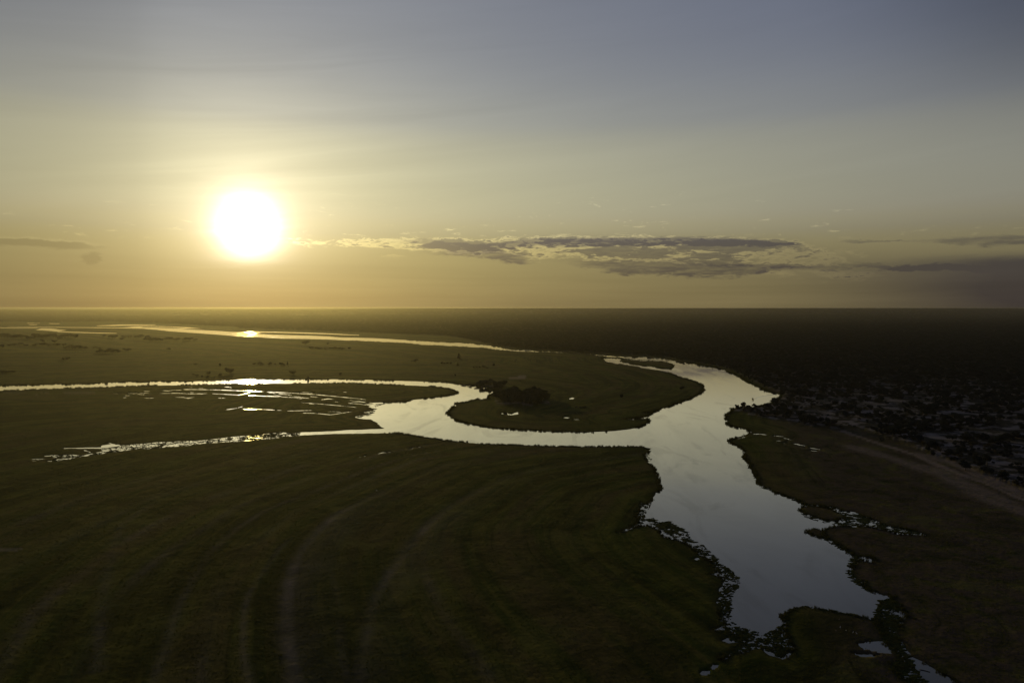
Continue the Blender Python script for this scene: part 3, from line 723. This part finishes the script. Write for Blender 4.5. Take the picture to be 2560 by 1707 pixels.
row(2, 100, 390, 512, 8, 30, 17, "small tree in the broken row above the lower channel's glint", "trees of the row above the glint", 5)
row(2, 590, 925, 380, 9, 42, 10, "low shrub in the thin line below the upper river", "shrubs of the thin line below the upper river", 5)
row(2, 1690, 1775, 504, 5, 22, 13, "small shrub in the short row in the middle meadow", "shrubs of the short middle row", 2)
row(2, 1955, 2090, 536, 6, 26, 13, "low shrub in the row right of the middle meadow", "shrubs of the row right of the middle", 4)
row(3, 1120, 1230, 672, 5, 26, 10, "low dark shrub in the row behind the bottom of the peninsula", "low shrubs on the peninsula", 3)
row(2, 1850, 1940, 684, 5, 26, 16, "bush at the water's edge left of the first wood", "bushes left of the first wood", 2)
# the two small woods on the bend
def fill(poly, n, mind, seed):
    r = random.Random(seed); out = []; x0, y0 = poly.min(0); x1, y1 = poly.max(0); tries = 0
    while len(out) < n and tries < 6000:
        tries += 1
        p = np.array([[r.uniform(x0, x1), r.uniform(y0, y1)]])
        if not inside(poly, p)[0]: continue
        w = g2(p[:, 0], p[:, 1])[0]
        if all(math.hypot(*(w - q)) > mind for q in out): out.append(w)
    return out
for w in fill(lobe_wood[0], 52, 6.5, 5):
    tree("tree", random.choice(TREE), w[0], w[1], random.uniform(1.05, 1.55), "dark leafy tree in the larger wood on the river bend", "tree", "trees of the larger wood on the bend", sz=random.uniform(.7, 1.0))
for w in fill(lobe_wood[1], 24, 5.5, 6):
    tree("tree", random.choice(TREE), w[0], w[1], random.uniform(.85, 1.2), "dark tree in the smaller wood beside the narrow inlet", "tree", "trees of the smaller wood by the inlet", sz=random.uniform(.55, .8))
w = gp(*T(8, "1480,640")[0]); tree("tree", "spire", w[0], w[1], .95, "pointed tree rising at the right of the larger wood's top", "tree")

# --- right bank: thicket along the track, scattered bushes on pale sand
edge_px = T(4, "1500,772 1570,800 1640,830 1720,866 1800,890 1880,916 1960,938 2060,990 2150,1025 2250,1062 2352,1108 2480,1170")
ew = pl(edge_px); seg = np.sqrt(((ew[1:] - ew[:-1]) ** 2).sum(1)); cum = np.concatenate([[0], np.cumsum(seg)])
cnt = 0
for s in np.arange(2, cum[-1], 3.6):
    i = min(len(seg) - 1, np.searchsorted(cum, s) - 1); t = (s - cum[i]) / seg[i]; p = ew[i] * (1 - t) + ew[i + 1] * t
    dvn = (ew[i + 1] - ew[i]) / seg[i]; nn = np.array([-dvn[1], dvn[0]])
    if nn[0] < 0: nn = -nn
    off = random.choice((random.uniform(0, 4), random.uniform(4, 13)))
    q = p + nn * off
    if random.random() < .14: continue
    key = random.choice(BUSH + TREE[:1]); sc_ = random.uniform(.75, 1.35) * (.72 if key[0] == 't' else 1.0)
    tree("bush", key, q[0], q[1], sc_, "dense dark bush in the thicket along the sandy track", "bush", "bushes of the thicket along the track", sz=random.uniform(.8, 1.1)); cnt += 1
edge2 = T(4, "380,562 480,585 600,612 720,636 840,655 940,668 1030,680 1100,686")
e2w = pl(edge2)
for i in range(len(e2w) - 1):
    L = math.hypot(*(e2w[i + 1] - e2w[i])); n = max(2, int(L / 6.5))
    for j in range(n):
        q = e2w[i] + (e2w[i + 1] - e2w[i]) * ((j + random.random()) / n)
        big = .8 + .5 * i / 7
        tree("tree", random.choice(TREE + BUSH[:2]), q[0] + random.uniform(-4, 4), q[1] + random.uniform(0, 14), random.uniform(.6, .85) * big, "dark tree in the strip of wood beside the inlet's tip", "tree", "trees of the strip beside the inlet", sz=random.uniform(.7, 1.0)); cnt += 1
# shoreline trees of the far right bank
e3 = pl(T(3, "1960,268 2000,280 2080,286 2150,294 2230,311 2300,322") + T(4, "300,280 345,300 400,322 440,346 500,380 560,402 620,430"))
for i in range(len(e3) - 1):
    for j in range(3):
        q = e3[i] + (e3[i + 1] - e3[i]) * random.random(); 
        tree("tree", random.choice(TREE + ["spire"]), q[0] + random.uniform(3, 10), q[1] + random.uniform(6, 22), random.uniform(.5, .8), "dark tree on the far bank above the open bend", "tree", "trees on the far bank of the bend", sz=random.uniform(.7, 1.1))

# forest points (everything behind): nearest ones become things, the rest one mass
def forest_points():
    pts = []
    # graded density: sample in the ground plane by distance rings
    for d0, d1, area in ((450, 700, 38), (700, 1000, 44), (1000, 1500, 50), (1500, 2200, 75), (2200, 3300, 130), (3300, 5200, 330), (5200, 9000, 800), (9000, 14500, 2600), (14500, 19700, 4200)):
        x0, x1 = -.75 * d1, 1.0 * d1
        n = int((x1 - x0) * (d1 - d0) / area)
        q = np.stack([rng.uniform(x0, x1, n), rng.uniform(d0, d1, n)], -1)
        q = q[np.abs(q[:, 0]) < .95 * q[:, 1]]
        pts.append(q)
    q = np.concatenate(pts); p = w2p(q)
    m = inside(scrub_px, p) | inside(far_poly, p)
    q, p = q[m], p[m]
    cl = fbm(q[:, 0] / 22, q[:, 1] / 22, 4, 33)
    thr = np.where(q[:, 1] < 1500, .40 + .16 * np.clip((1150 - q[:, 1]) / 300, 0, 1), .30)
    keep = cl > thr - rng.uniform(0, .12, len(q))
    # keep the track, banks and sand clear
    nr = np.nonzero(q[:, 1] < 1300)[0]; db = np.minimum(dist_to(band1, q[nr], False)[0], dist_to(band3, q[nr], False)[0]); keep[nr] &= db > 9
    nr = np.nonzero(keep & (q[:, 1] < 5200))[0]; pp = w2p(q[nr])
    di = np.array([D_river[kd.find((a_, b_, 0))[1]] for a_, b_ in pp]); keep[nr] &= di > 5
    return q[keep], cl[keep]
FQ, FC = forest_points()
dcam = np.hypot(FQ[:, 0], FQ[:, 1])
vis_ = (np.abs(w2p(FQ)[:, 0] - 1280) < 1290)
order = np.argsort(np.where(vis_, dcam, 1e9))
n_ind = 120
for i in order[:n_ind]:
    key = random.choice(BUSH); tree("bush", key, FQ[i, 0], FQ[i, 1], random.uniform(.55, 1.0), "dark rounded bush scattered on the pale sand behind the thicket", "bush", "bushes scattered on the sand behind the thicket", sz=random.uniform(.7, 1.05))
rest = order[n_ind:]

def scatter(name, pts, scl, rot, src, kindname="stuff", zsc=None):
    """one object: points carrying instances of the source meshes (geometry nodes)"""
    me = bpy.data.meshes.new(name); me.vertices.add(len(pts)); me.vertices.foreach_set("co", np.asarray(pts, np.float32).ravel())
    n = len(pts); zsc = np.ones(n) if zsc is None else zsc
    a = me.attributes.new("scl", 'FLOAT_VECTOR', 'POINT'); a.data.foreach_set("vector", np.stack([scl, scl, scl * zsc], -1).astype(np.float32).ravel())
    a = me.attributes.new("rot", 'FLOAT_VECTOR', 'POINT'); a.data.foreach_set("vector", np.stack([np.zeros(n), np.zeros(n), rot], -1).astype(np.float32).ravel())
    a = me.attributes.new("idx", 'INT', 'POINT'); a.data.foreach_set("value", rng.integers(0, len(src), n).astype(np.int32))
    o = bpy.data.objects.new(name, me); C.objects.link(o); o["kind"] = kindname
    ng = bpy.data.node_groups.new(name, 'GeometryNodeTree')
    ng.interface.new_socket("Geometry", in_out='INPUT', socket_type='NodeSocketGeometry'); ng.interface.new_socket("Geometry", in_out='OUTPUT', socket_type='NodeSocketGeometry')
    N = ng.nodes; gi = N.new("NodeGroupInput"); go = N.new("NodeGroupOutput")
    mp = N.new("GeometryNodeMeshToPoints"); iop = N.new("GeometryNodeInstanceOnPoints"); gti = N.new("GeometryNodeGeometryToInstance")
    for s in src[::-1]:
        oi = N.new("GeometryNodeObjectInfo"); oi.inputs['Object'].default_value = s; oi.inputs['As Instance'].default_value = True
        ng.links.new(oi.outputs['Geometry'], gti.inputs[0])
    def na(nm, ty):
        x = N.new("GeometryNodeInputNamedAttribute"); x.data_type = ty; x.inputs[0].default_value = nm; return x.outputs[0]
    e2r = N.new("FunctionNodeEulerToRotation"); ng.links.new(na("rot", 'FLOAT_VECTOR'), e2r.inputs[0])
    ng.links.new(gi.outputs[0], mp.inputs[0]); ng.links.new(mp.outputs[0], iop.inputs['Points'])
    jg = N.new("GeometryNodeJoinGeometry")
    for l in list(ng.links):
        if l.to_node == gti: ng.links.new(l.from_socket, jg.inputs[0]); ng.links.remove(l)
    N.remove(gti)
    ng.links.new(jg.outputs[0], iop.inputs['Instance'])
    iop.inputs['Pick Instance'].default_value = True
    ng.links.new(na("idx", 'INT'), iop.inputs['Instance Index']); ng.links.new(na("scl", 'FLOAT_VECTOR'), iop.inputs['Scale']); ng.links.new(e2r.outputs[0], iop.inputs['Rotation'])
    ng.links.new(iop.outputs[0], go.inputs[0])
    md = o.modifiers.new("scatter", 'NODES'); md.node_group = ng
    return o
# source crowns: crown parts of trees that stand in the scene
src = []
seen = set()
for o in C.objects:
    if o.name.startswith("crown") and o.data.name not in seen: seen.add(o.data.name); src.append(o)
print("crown sources", len(src), "things", len([o for o in C.objects if "label" in o]), "forest", len(rest))
by_mesh = {o.data: o for o in src}
bsrc = [by_mesh[KIND[k][1]] for k in BUSH + TREE if KIND[k][1] in by_mesh]
FR = FQ[rest]; dr = dcam[rest]
fs = rng.uniform(.55, 1.15, len(FR)) * np.interp(dr, [500, 1000, 2000, 3300, 6000, 15000], [.9, .9, 1.4, 2.2, 3.6, 6.5])
FZ = 1.4 + plateau(FR)
fo_ = scatter("forest", np.column_stack([FR, FZ]), fs, rng.uniform(0, 6.28, len(FR)), bsrc, zsc=rng.uniform(.7, 1.1, len(FR)) * np.interp(dr, [500, 1000, 2000, 3300, 6000, 15000], [.8, .8, .5, .34, .22, .14]))

# --- reeds along the banks
def reed_mesh(name, n, h, spread, w, mat, seed):
    r = random.Random(seed); vs, fs = [], []
    for i in range(n):
        a = r.uniform(0, 6.28); q = spread * math.sqrt(r.random()); x, y = q * math.cos(a), q * math.sin(a)
        hh = h * r.uniform(.55, 1.15); lx, ly = r.gauss(0, .22) * hh, r.gauss(0, .22) * hh; t = r.uniform(0, 3.14); dx_, dy_ = math.cos(t) * w, math.sin(t) * w
        b_ = len(vs); vs += [(x - dx_, y - dy_, -.1), (x + dx_, y + dy_, -.1), (x + lx * .45 + dx_ * .8, y + ly * .45 + dy_ * .8, hh * .6), (x + lx * .45 - dx_ * .8, y + ly * .45 - dy_ * .8, hh * .6), (x + lx, y + ly, hh)]
        fs += [(b_, b_ + 1, b_ + 2, b_ + 3), (b_ + 3, b_ + 2, b_ + 4)]
    me = bpy.data.meshes.new(name); me.from_pydata(vs, [], fs); me.materials.append(mat); return me
def clump(name, me, x, y, z, s, label, cat, group=None):
    o = bpy.data.objects.new(name, me); C.objects.link(o); o.location = (x, y, z); o.scale = (s, s, s); o["label"] = label; o["category"] = cat
    if group: o["group"] = group
    return o
reed_a = reed_mesh("reed_clump", 34, 1.5, .95, .10, m_reed, 1); reed_b = reed_mesh("reed_clump", 26, 1.1, 1.2, .12, m_reed, 2)
w = gp(266, 959.5); rc1 = clump("reed_clump", reed_a, w[0], w[1], 0, 2.0, "tiny dark reed clump standing in the lower channel, left of a second one", "reeds")
w = gp(371, 960.5); rc2 = clump("reed_clump", reed_b, w[0], w[1], 0, 1.7, "tiny dark reed clump standing in the lower channel, nearer the sun glint", "reeds")
shore = np.concatenate([river_w] + islands_w)
sp_ = w2p(shore); m = (sp_[:, 1] > 850) & (sp_[:, 1] < 1720) & (sp_[:, 0] > -60) & (sp_[:, 0] < 2620)
m &= ~((sp_[:, 0] < 930) & (sp_[:, 1] > 1020)) & ~((sp_[:, 0] > 850) & (sp_[:, 0] < 960) & (sp_[:, 1] > 985))
m &= fbm(shore[:, 0] / 30, shore[:, 1] / 30, 3, 66) > .40 + rng.uniform(-.1, .1, len(shore))
sh = shore[m]; sh = np.repeat(sh, 2, 0) + rng.normal(0, .7, (len(sh) * 2, 2))
dd = np.hypot(sh[:, 0], sh[:, 1])
scatter("bank_reeds", np.column_stack([sh, np.full(len(sh), .05)]), (.25 + 1.1 * rng.random(len(sh)) ** 2) * np.interp(dd, [200, 500, 800, 1500], [.5, .8, 1.25, 1.4]), rng.uniform(0, 6.28, len(sh)), [rc1, rc2])

# --- grass tussocks over the near plain
tus = [reed_mesh("tussock", 16, .55, .5, .10, m_tuss, 11), reed_mesh("tussock", 14, .4, .7, .12, m_tuss, 12)]
to = []
for i, (x, y) in enumerate(((2330, 1640), (700, 1640))):
    w = gp(x, y); o = clump("grass_tussock", tus[i], w[0], w[1], .4, 1.0, ("grass tussock beside the pool at the lower right corner", "grass tussock between the two pale strips at the bottom")[i], "grass"); to.append(o)
tx = rng.uniform(-60, 2620, 40000); ty = 1050 + 700 * rng.random(40000) ** .7
tw_ = g2(tx, ty)
idx = np.array([kd.find((a, b_, 0))[1] for a, b_ in zip(tx, ty)])
tcl = fbm(flow[idx] / 2.6, (tw_[:, 0] + tw_[:, 1]) / 5, 3, 77) + .25 * (fbm(tw_[:, 0] / 3, tw_[:, 1] / 3, 2, 78) - .5)
keep = (tcl > .42 + rng.uniform(-.22, .22, len(tcl))) & (~wet[idx]) & (Z[idx] > .15) & (dry[idx] < .3) & (sand[idx] < .35) & (forest[idx] < .5)
tw_, tz = tw_[keep], Z[idx][keep]
td = np.hypot(tw_[:, 0], tw_[:, 1])
scatter("grass", np.column_stack([tw_, tz]), rng.uniform(.3, .8, len(tw_)) * np.interp(td, [200, 500, 900], [.6, .75, .9]), rng.uniform(0, 6.28, len(tw_)), to)

# --- floating leaves and weed mats: low mounds on the water, one mass
MATC = []
def mats(bands, seed):
    r = random.Random(seed); vs, fs = [], []; MATC.clear()
    for poly, n, s0, s1, stretch in bands:
        poly = np.array(poly); x0, y0 = poly.min(0); x1, y1 = poly.max(0); k = 0; tries = -1
        cand = np.stack([rng.uniform(x0, x1, n * 24), rng.uniform(y0, y1, n * 24)], -1); cand = cand[inside(poly, cand)]; cand = g2(cand[:, 0], cand[:, 1])
        cand = cand[fbm(cand[:, 0] / 6, cand[:, 1] / 6, 3, 55) > .42 + rng.uniform(-.3, .3, len(cand))]
        n = int(n * 2.0); s0 *= .5; s1 *= .95
        while k < n:
            tries += 1
            if tries >= len(cand): break
            w = cand[tries]
            k += 1; MATC.append((w[0], w[1])); s = s0 + (s1 - s0) * r.random() ** 3.5; a = r.uniform(-.35, .35); ca, sa_ = math.cos(a), math.sin(a)
            b_ = len(vs); m = 9; vs.append((w[0], w[1], .10 + .10 * s * r.random()))
            for ring, (rr, zz) in enumerate(((.6, .10), (1.0, .015))):
                for i in range(m):
                    t = i * 6.2832 / m; q = s * rr * r.uniform(.7, 1.25); ex, ey_ = q * math.cos(t) * stretch, q * math.sin(t)
                    vs.append((w[0] + ex * ca - ey_ * sa_, w[1] + ex * sa_ + ey_ * ca, zz + (r.uniform(0, .12) if ring == 0 else 0)))
            for i in range(m):
                j = (i + 1) % m; fs.append((b_, b_ + 1 + i, b_ + 1 + j)); fs.append((b_ + 1 + i, b_ + 1 + m + i, b_ + 1 + m + j, b_ + 1 + j))
    return vs, fs
def band(tile, s, hw):
    q = T(tile, s); sc = TILES[tile][2]; return [(x, y - hw * sc) for x, y in q] + [(x, y + hw * sc) for x, y in q][::-1]
def hband(tile, s, hw):
    q = T(tile, s); sc = TILES[tile][2]; return [(x - hw * sc, y) for x, y in q] + [(x + hw * sc, y) for x, y in q][::-1]
bands = [
 (T(5, "500,512 545,505 575,530 640,525 700,560 760,600 790,655 740,640 640,605 600,575 540,545"), 190, .5, 1.6, 1.9),
 (hband(5, "800,665 850,715 905,770 950,800 990,835 1010,880 990,930 965,975 965,1040 960,1100 1000,1130", 42), 420, .35, 1.1, 1.5),
 (T(5, "985,1125 1100,1150 1200,1190 1300,1140 1330,1110 1380,1250 1310,1330 1180,1260 1000,1320 930,1330 1060,1235 960,1220"), 520, .3, .9, 1.7),
 (T(5, "1300,1080 1390,1028 1440,1016 1520,1034 1640,1052 1780,1082 1840,1105 1820,1125 1600,1075 1440,1050 1380,1070 1350,1120 1310,1110"), 150, .4, 1.1, 1.5),
 (T(5, "1880,990 1955,972 2000,1020 2000,1100 1985,1160 1995,1230 2040,1300 2060,1340 1990,1440 1950,1380 1990,1330 1940,1270 1880,1190 1845,1100"), 620, .35, 1.1, 1.8),
 (T(5, "1990,1440 1960,1380 2040,1330 2140,1440 2200,1520 2100,1500"), 120, .4, 1.0, 1.8),
 (hband(5, "1195,312 1260,345 1330,372 1400,398 1450,425", 26), 90, .5, 1.5, 1.6),
 (hband(5, "1545,590 1570,620 1620,655 1690,695 1745,735 1730,790 1722,830 1750,870 1800,905 1850,940", 30), 230, .4, 1.2, 1.6),
 (T(5, "1410,470 1450,430 1600,440 1740,475 1900,540 2080,578 2150,604 1980,596 1830,552 1640,545 1540,530 1440,500"), 300, .5, 1.6, 1.9),
 (hband(5, "478,415 500,430 470,470 460,500 450,540", 40), 120, .4, 1.2, 1.5),
 (hband(5, "500,110 495,135 520,170", 24), 50, .5, 1.3, 1.5),
 (hband(4, "440,850 440,890 480,930 500,975 525,1025 550,1070", 12), 70, .5, 1.3, 1.5),
 (band(1, "380,1300 640,1278 870,1240 1100,1205 1350,1180 1600,1165 1850,1140 2050,1128 2300,1108", 30), 760, .3, 1.25, 2.6),
 (T(2, "0,1115 200,1095 340,1080 500,1080 500,1102 300,1124 0,1150"), 300, .3, 1.2, 2.4),
 (T(2, "960,946 1085,930 1010,912 1110,890 1120,876 1150,880 1120,842 1180,838 1210,835 1150,860 1130,905 1080,935 1000,955"), 60, .8, 2.6, 2.0),
 (T(5, "1690,780 1720,782 1715,800 1690,796"), 8, .4, .9, 1.4),
 (T(3, "1500,246 1700,262 1900,268 1950,284 1800,280 1600,266"), 60, .8, 2.4, 3.0),
]
vs, fs = mats(bands, 17)
o = mesh_obj("floating_plants", vs, fs, m_pad); o["kind"] = "stuff"
mc = np.array(MATC); mc = mc[rng.random(len(mc)) < .4]
scatter("water_reeds", np.column_stack([mc, np.full(len(mc), .02)]), .12 + .35 * rng.random(len(mc)) ** 2, rng.uniform(0, 6.28, len(mc)), [rc1, rc2])

# ------------------------------------------------------------------ boat with its wake, birds, log, post
def bx(vs, fs, c, s, taper=1.0):
    b_ = len(vs); x, y, z = c; a, d, h = s[0] / 2, s[1] / 2, s[2] / 2
    for zz, k in ((-h, taper), (h, 1.0)):
        for sx, sy in ((-1, -1), (1, -1), (1, 1), (-1, 1)): vs.append((x + sx * a * k, y + sy * d * k, z + zz))
    fs += [(b_ + 3, b_ + 2, b_ + 1, b_), (b_ + 4, b_ + 5, b_ + 6, b_ + 7)] + [(b_ + i, b_ + (i + 1) % 4, b_ + 4 + (i + 1) % 4, b_ + 4 + i) for i in range(4)]
def boxes(name, lst, mat, parent):
    vs, fs = [], []
    for c, s in lst: bx(vs, fs, c, s)
    return mesh_obj(name, vs, fs, mat, parent)
bw = gp(1882, 998.5)
boat = bpy.data.objects.new("boat", None); C.objects.link(boat); boat.location = (bw[0], bw[1], 0); boat.rotation_euler = (0, 0, math.radians(170))
boat["label"] = "small dark boat with a canopy crossing the river bend"; boat["category"] = "boat"
secs = [(-2.7, .95, .0), (-1.6, 1.12, .0), (0, 1.2, -.02), (1.6, 1.05, .02), (2.5, .62, .14), (3.1, .06, .34)]
vs, fs = [], []
for y, hw, up in secs:
    vs += [(-hw, y, .75 + up), (-hw * .82, y, .1 + up * .3), (0, y, -.22 + up * .4), (hw * .82, y, .1 + up * .3), (hw, y, .75 + up), (hw * .88, y, .72 + up), (0, y, .25 + up * .6), (-hw * .88, y, .72 + up)]
for j in range(len(secs) - 1):
    for i in range(8): fs.append((j * 8 + i, j * 8 + (i + 1) % 8, (j + 1) * 8 + (i + 1) % 8, (j + 1) * 8 + i))
fs += [tuple(range(7, -1, -1)), tuple(range((len(secs) - 1) * 8, len(secs) * 8))]
mesh_obj("hull", vs, fs, m_hull, boat)
vs, fs = [], []
for j, y in enumerate((-2.1, -1.0, .2, 1.3)):
    for i in range(7):
        t = -1 + i / 3; vs.append((1.12 * t, y, 2.35 - .16 * t * t)); 
    for i in range(7):
        t = -1 + i / 3; vs.append((1.12 * t, y, 2.30 - .16 * t * t))
for j in range(3):
    for k_ in (0, 7):
        for i in range(6): fs.append((j * 14 + k_ + i, j * 14 + k_ + i + 1, (j + 1) * 14 + k_ + i + 1, (j + 1) * 14 + k_ + i))
mesh_obj("canopy", vs, fs, m_canvas, boat)
for sx in (-1, 1):
    for y in (-1.9, 1.1): boxes("post", [((sx * 1.0, y, 1.45), (.06, .06, 1.55))], m_metal, boat)
for y in (-1.0, .2, 1.2):
    bn = boxes("bench", [((0, y, .55), (1.6, .4, .08))], m_wood, boat); boxes("backrest", [((0, y - .23, .8), (1.6, .06, .45))], m_wood, bn)
mo = boxes("outboard_motor", [((0, -2.95, .75), (.35, .4, .55))], m_hull, boat); boxes("drive_leg", [((0, -2.95, .1), (.14, .2, .74))], m_hull, mo)
# wake: two low ridges of water spreading behind the boat
wk = pl([(1884, 999.5), (1893, 994), (1908, 990.5), (1924, 988.0), (1938, 986.0)])
vs, fs = [], []
for j, p in enumerate(wk):
    d = (wk[min(j + 1, 4)] - wk[max(j - 1, 0)]); d = d / np.hypot(*d); n = np.array([-d[1], d[0]]); hw = .5 + .45 * j; hz = (.12, .22, .2, .13, .02)[j]
    for t, z in ((-1, .006), (-.5, hz * .5), (0, hz), (.5, hz * .5), (1, .006)): vs.append((p[0] + n[0] * hw * t, p[1] + n[1] * hw * t, z))
for j in range(4):
    for i in range(4): fs.append((j * 5 + i, j * 5 + i + 1, (j + 1) * 5 + i + 1, (j + 1) * 5 + i))
o = mesh_obj("wake", vs, fs, m_water, None, True); o["kind"] = "structure"

def bird(x, y, z, body_m, rot, s, label, group=None):
    root = bpy.data.objects.new("bird", None); C.objects.link(root); root.location = (x, y, z); root.rotation_euler = (0, 0, rot); root.scale = (s, s, s)
    root["label"] = label; root["category"] = "bird"
    if group: root["group"] = group
    # one continuous body: tail, breast, neck, head along a spine
    spine = [(-.36, .30, .02, .02), (-.26, .31, .07, .05), (-.10, .32, .13, .12), (.08, .33, .13, .13), (.18, .38, .08, .09), (.22, .50, .045, .045), (.24, .60, .04, .04), (.28, .66, .05, .055), (.34, .66, .03, .035)]
    vs, fs = [], []; n = 8
    for (sx, sz, ry_, rz_) in spine:
        for i in range(n):
            a = i * 6.2832 / n; vs.append((sx + (.0 if sz < .45 else .02 * math.sin(a)), ry_ * math.cos(a), sz + rz_ * math.sin(a)))
    for j in range(len(spine) - 1):
        for i in range(n): fs.append((j * n + i, j * n + (i + 1) % n, (j + 1) * n + (i + 1) % n, (j + 1) * n + i))
    fs += [tuple(range(n - 1, -1, -1)), tuple(range((len(spine) - 1) * n, len(spine) * n))]
    bd = mesh_obj("body", vs, fs, body_m, root, True)
    boxes("bill", [((.395, 0, .655), (.10, .025, .025))], m_bill, bd)
    for sy in (-1, 1):
        boxes("leg", [((0, sy * .05, .11), (.022, .022, .22)), ((.04, sy * .05, .008), (.11, .07, .012))], m_bill, root)
        vs = [(-.34, sy * .05, .33), (-.12, sy * .135, .24), (.10, sy * .14, .28), (.12, sy * .12, .40), (-.10, sy * .10, .44), (-.12, sy * .16, .34)]
        mesh_obj("wing", vs, [(0, 1, 5), (1, 2, 5), (2, 3, 5), (3, 4, 5), (4, 0, 5)], m_brownf, root)
    return root
for (tx_, ty_), m, lb in zip([(2100.5, 1573), (2115.2, 1581), (2132.5, 1586), (2141, 1588.5), (2090, 1580.5), (2098, 1552.5)], [m_white] * 4 + [m_brownf] * 2,
        ["pale bird farthest up the bank in the small flock by the lower pool", "pale bird in the middle of the small flock by the lower pool", "pale bird just left of the brightest one by the lower pool",
         "brightest pale bird, at the right end of the small flock", "dark bird left of the pale flock on the near bank", "dark bird standing alone above the pale flock"]):
    w = gp(tx_, ty_); bird(w[0], w[1], ground_z(*w), m, random.uniform(0, 6.28), 1.15, lb)
for (tx_, ty_), lb in zip([(1888.5, 1020.5), (1893, 1021.5)], ["left of two white birds on the point behind the boat", "right of two white birds on the point behind the boat"]):
    w = gp(tx_, ty_); bird(w[0], w[1], ground_z(*w), m_white, random.uniform(0, 6.28), 1.5, lb)
w = gp(1948, 1539); bird(w[0], w[1], .1, m_brownf, 2.6, 1.5, "dark bird at the tip of the weedy point in the foreground")
# log in the corner pool
lw_ = gp(2312, 1676)
vs, fs = [], []; n = 8
for j in range(6):
    t = j / 5; r0 = .17 - .08 * t
    for i in range(n):
        a = i * 6.2832 / n; k = 1 + .15 * math.sin(3 * a + j); vs.append(((t - .5) * 3.0, .12 * math.sin(t * 4) + r0 * k * math.cos(a), .05 + r0 * k * math.sin(a) + .05 * t))
for j in range(5):
    for i in range(n): fs.append((j * n + i, j * n + (i + 1) % n, (j + 1) * n + (i + 1) % n, (j + 1) * n + i))
fs += [tuple(range(n - 1, -1, -1)), tuple(range(5 * n, 6 * n))]
o = mesh_obj("log", vs, fs, m_wood, None, True); o.location = (lw_[0], lw_[1], 0); o.rotation_euler = (0, 0, -.5); o["label"] = "dark log floating in the pool at the lower right corner"; o["category"] = "log"

# ------------------------------------------------------------------ evening haze: one closed box of even, pale air
vs, fs = [], []; bx(vs, fs, (0, 9250, 59.9), (70000, 23500, 123.0))
mh = bpy.data.materials.new("haze"); mh.use_nodes = True; g = mh.node_tree; g.nodes.clear()
pv = g.nodes.new("ShaderNodeVolumePrincipled"); mo_ = g.nodes.new("ShaderNodeOutputMaterial")
pv.inputs['Color'].default_value = (.50, .47, .43, 1); pv.inputs['Density'].default_value = 3.4e-5; pv.inputs['Anisotropy'].default_value = .73
g.links.new(pv.outputs[0], mo_.inputs['Volume'])
o = mesh_obj("haze", vs, fs, mh); o["kind"] = "stuff"
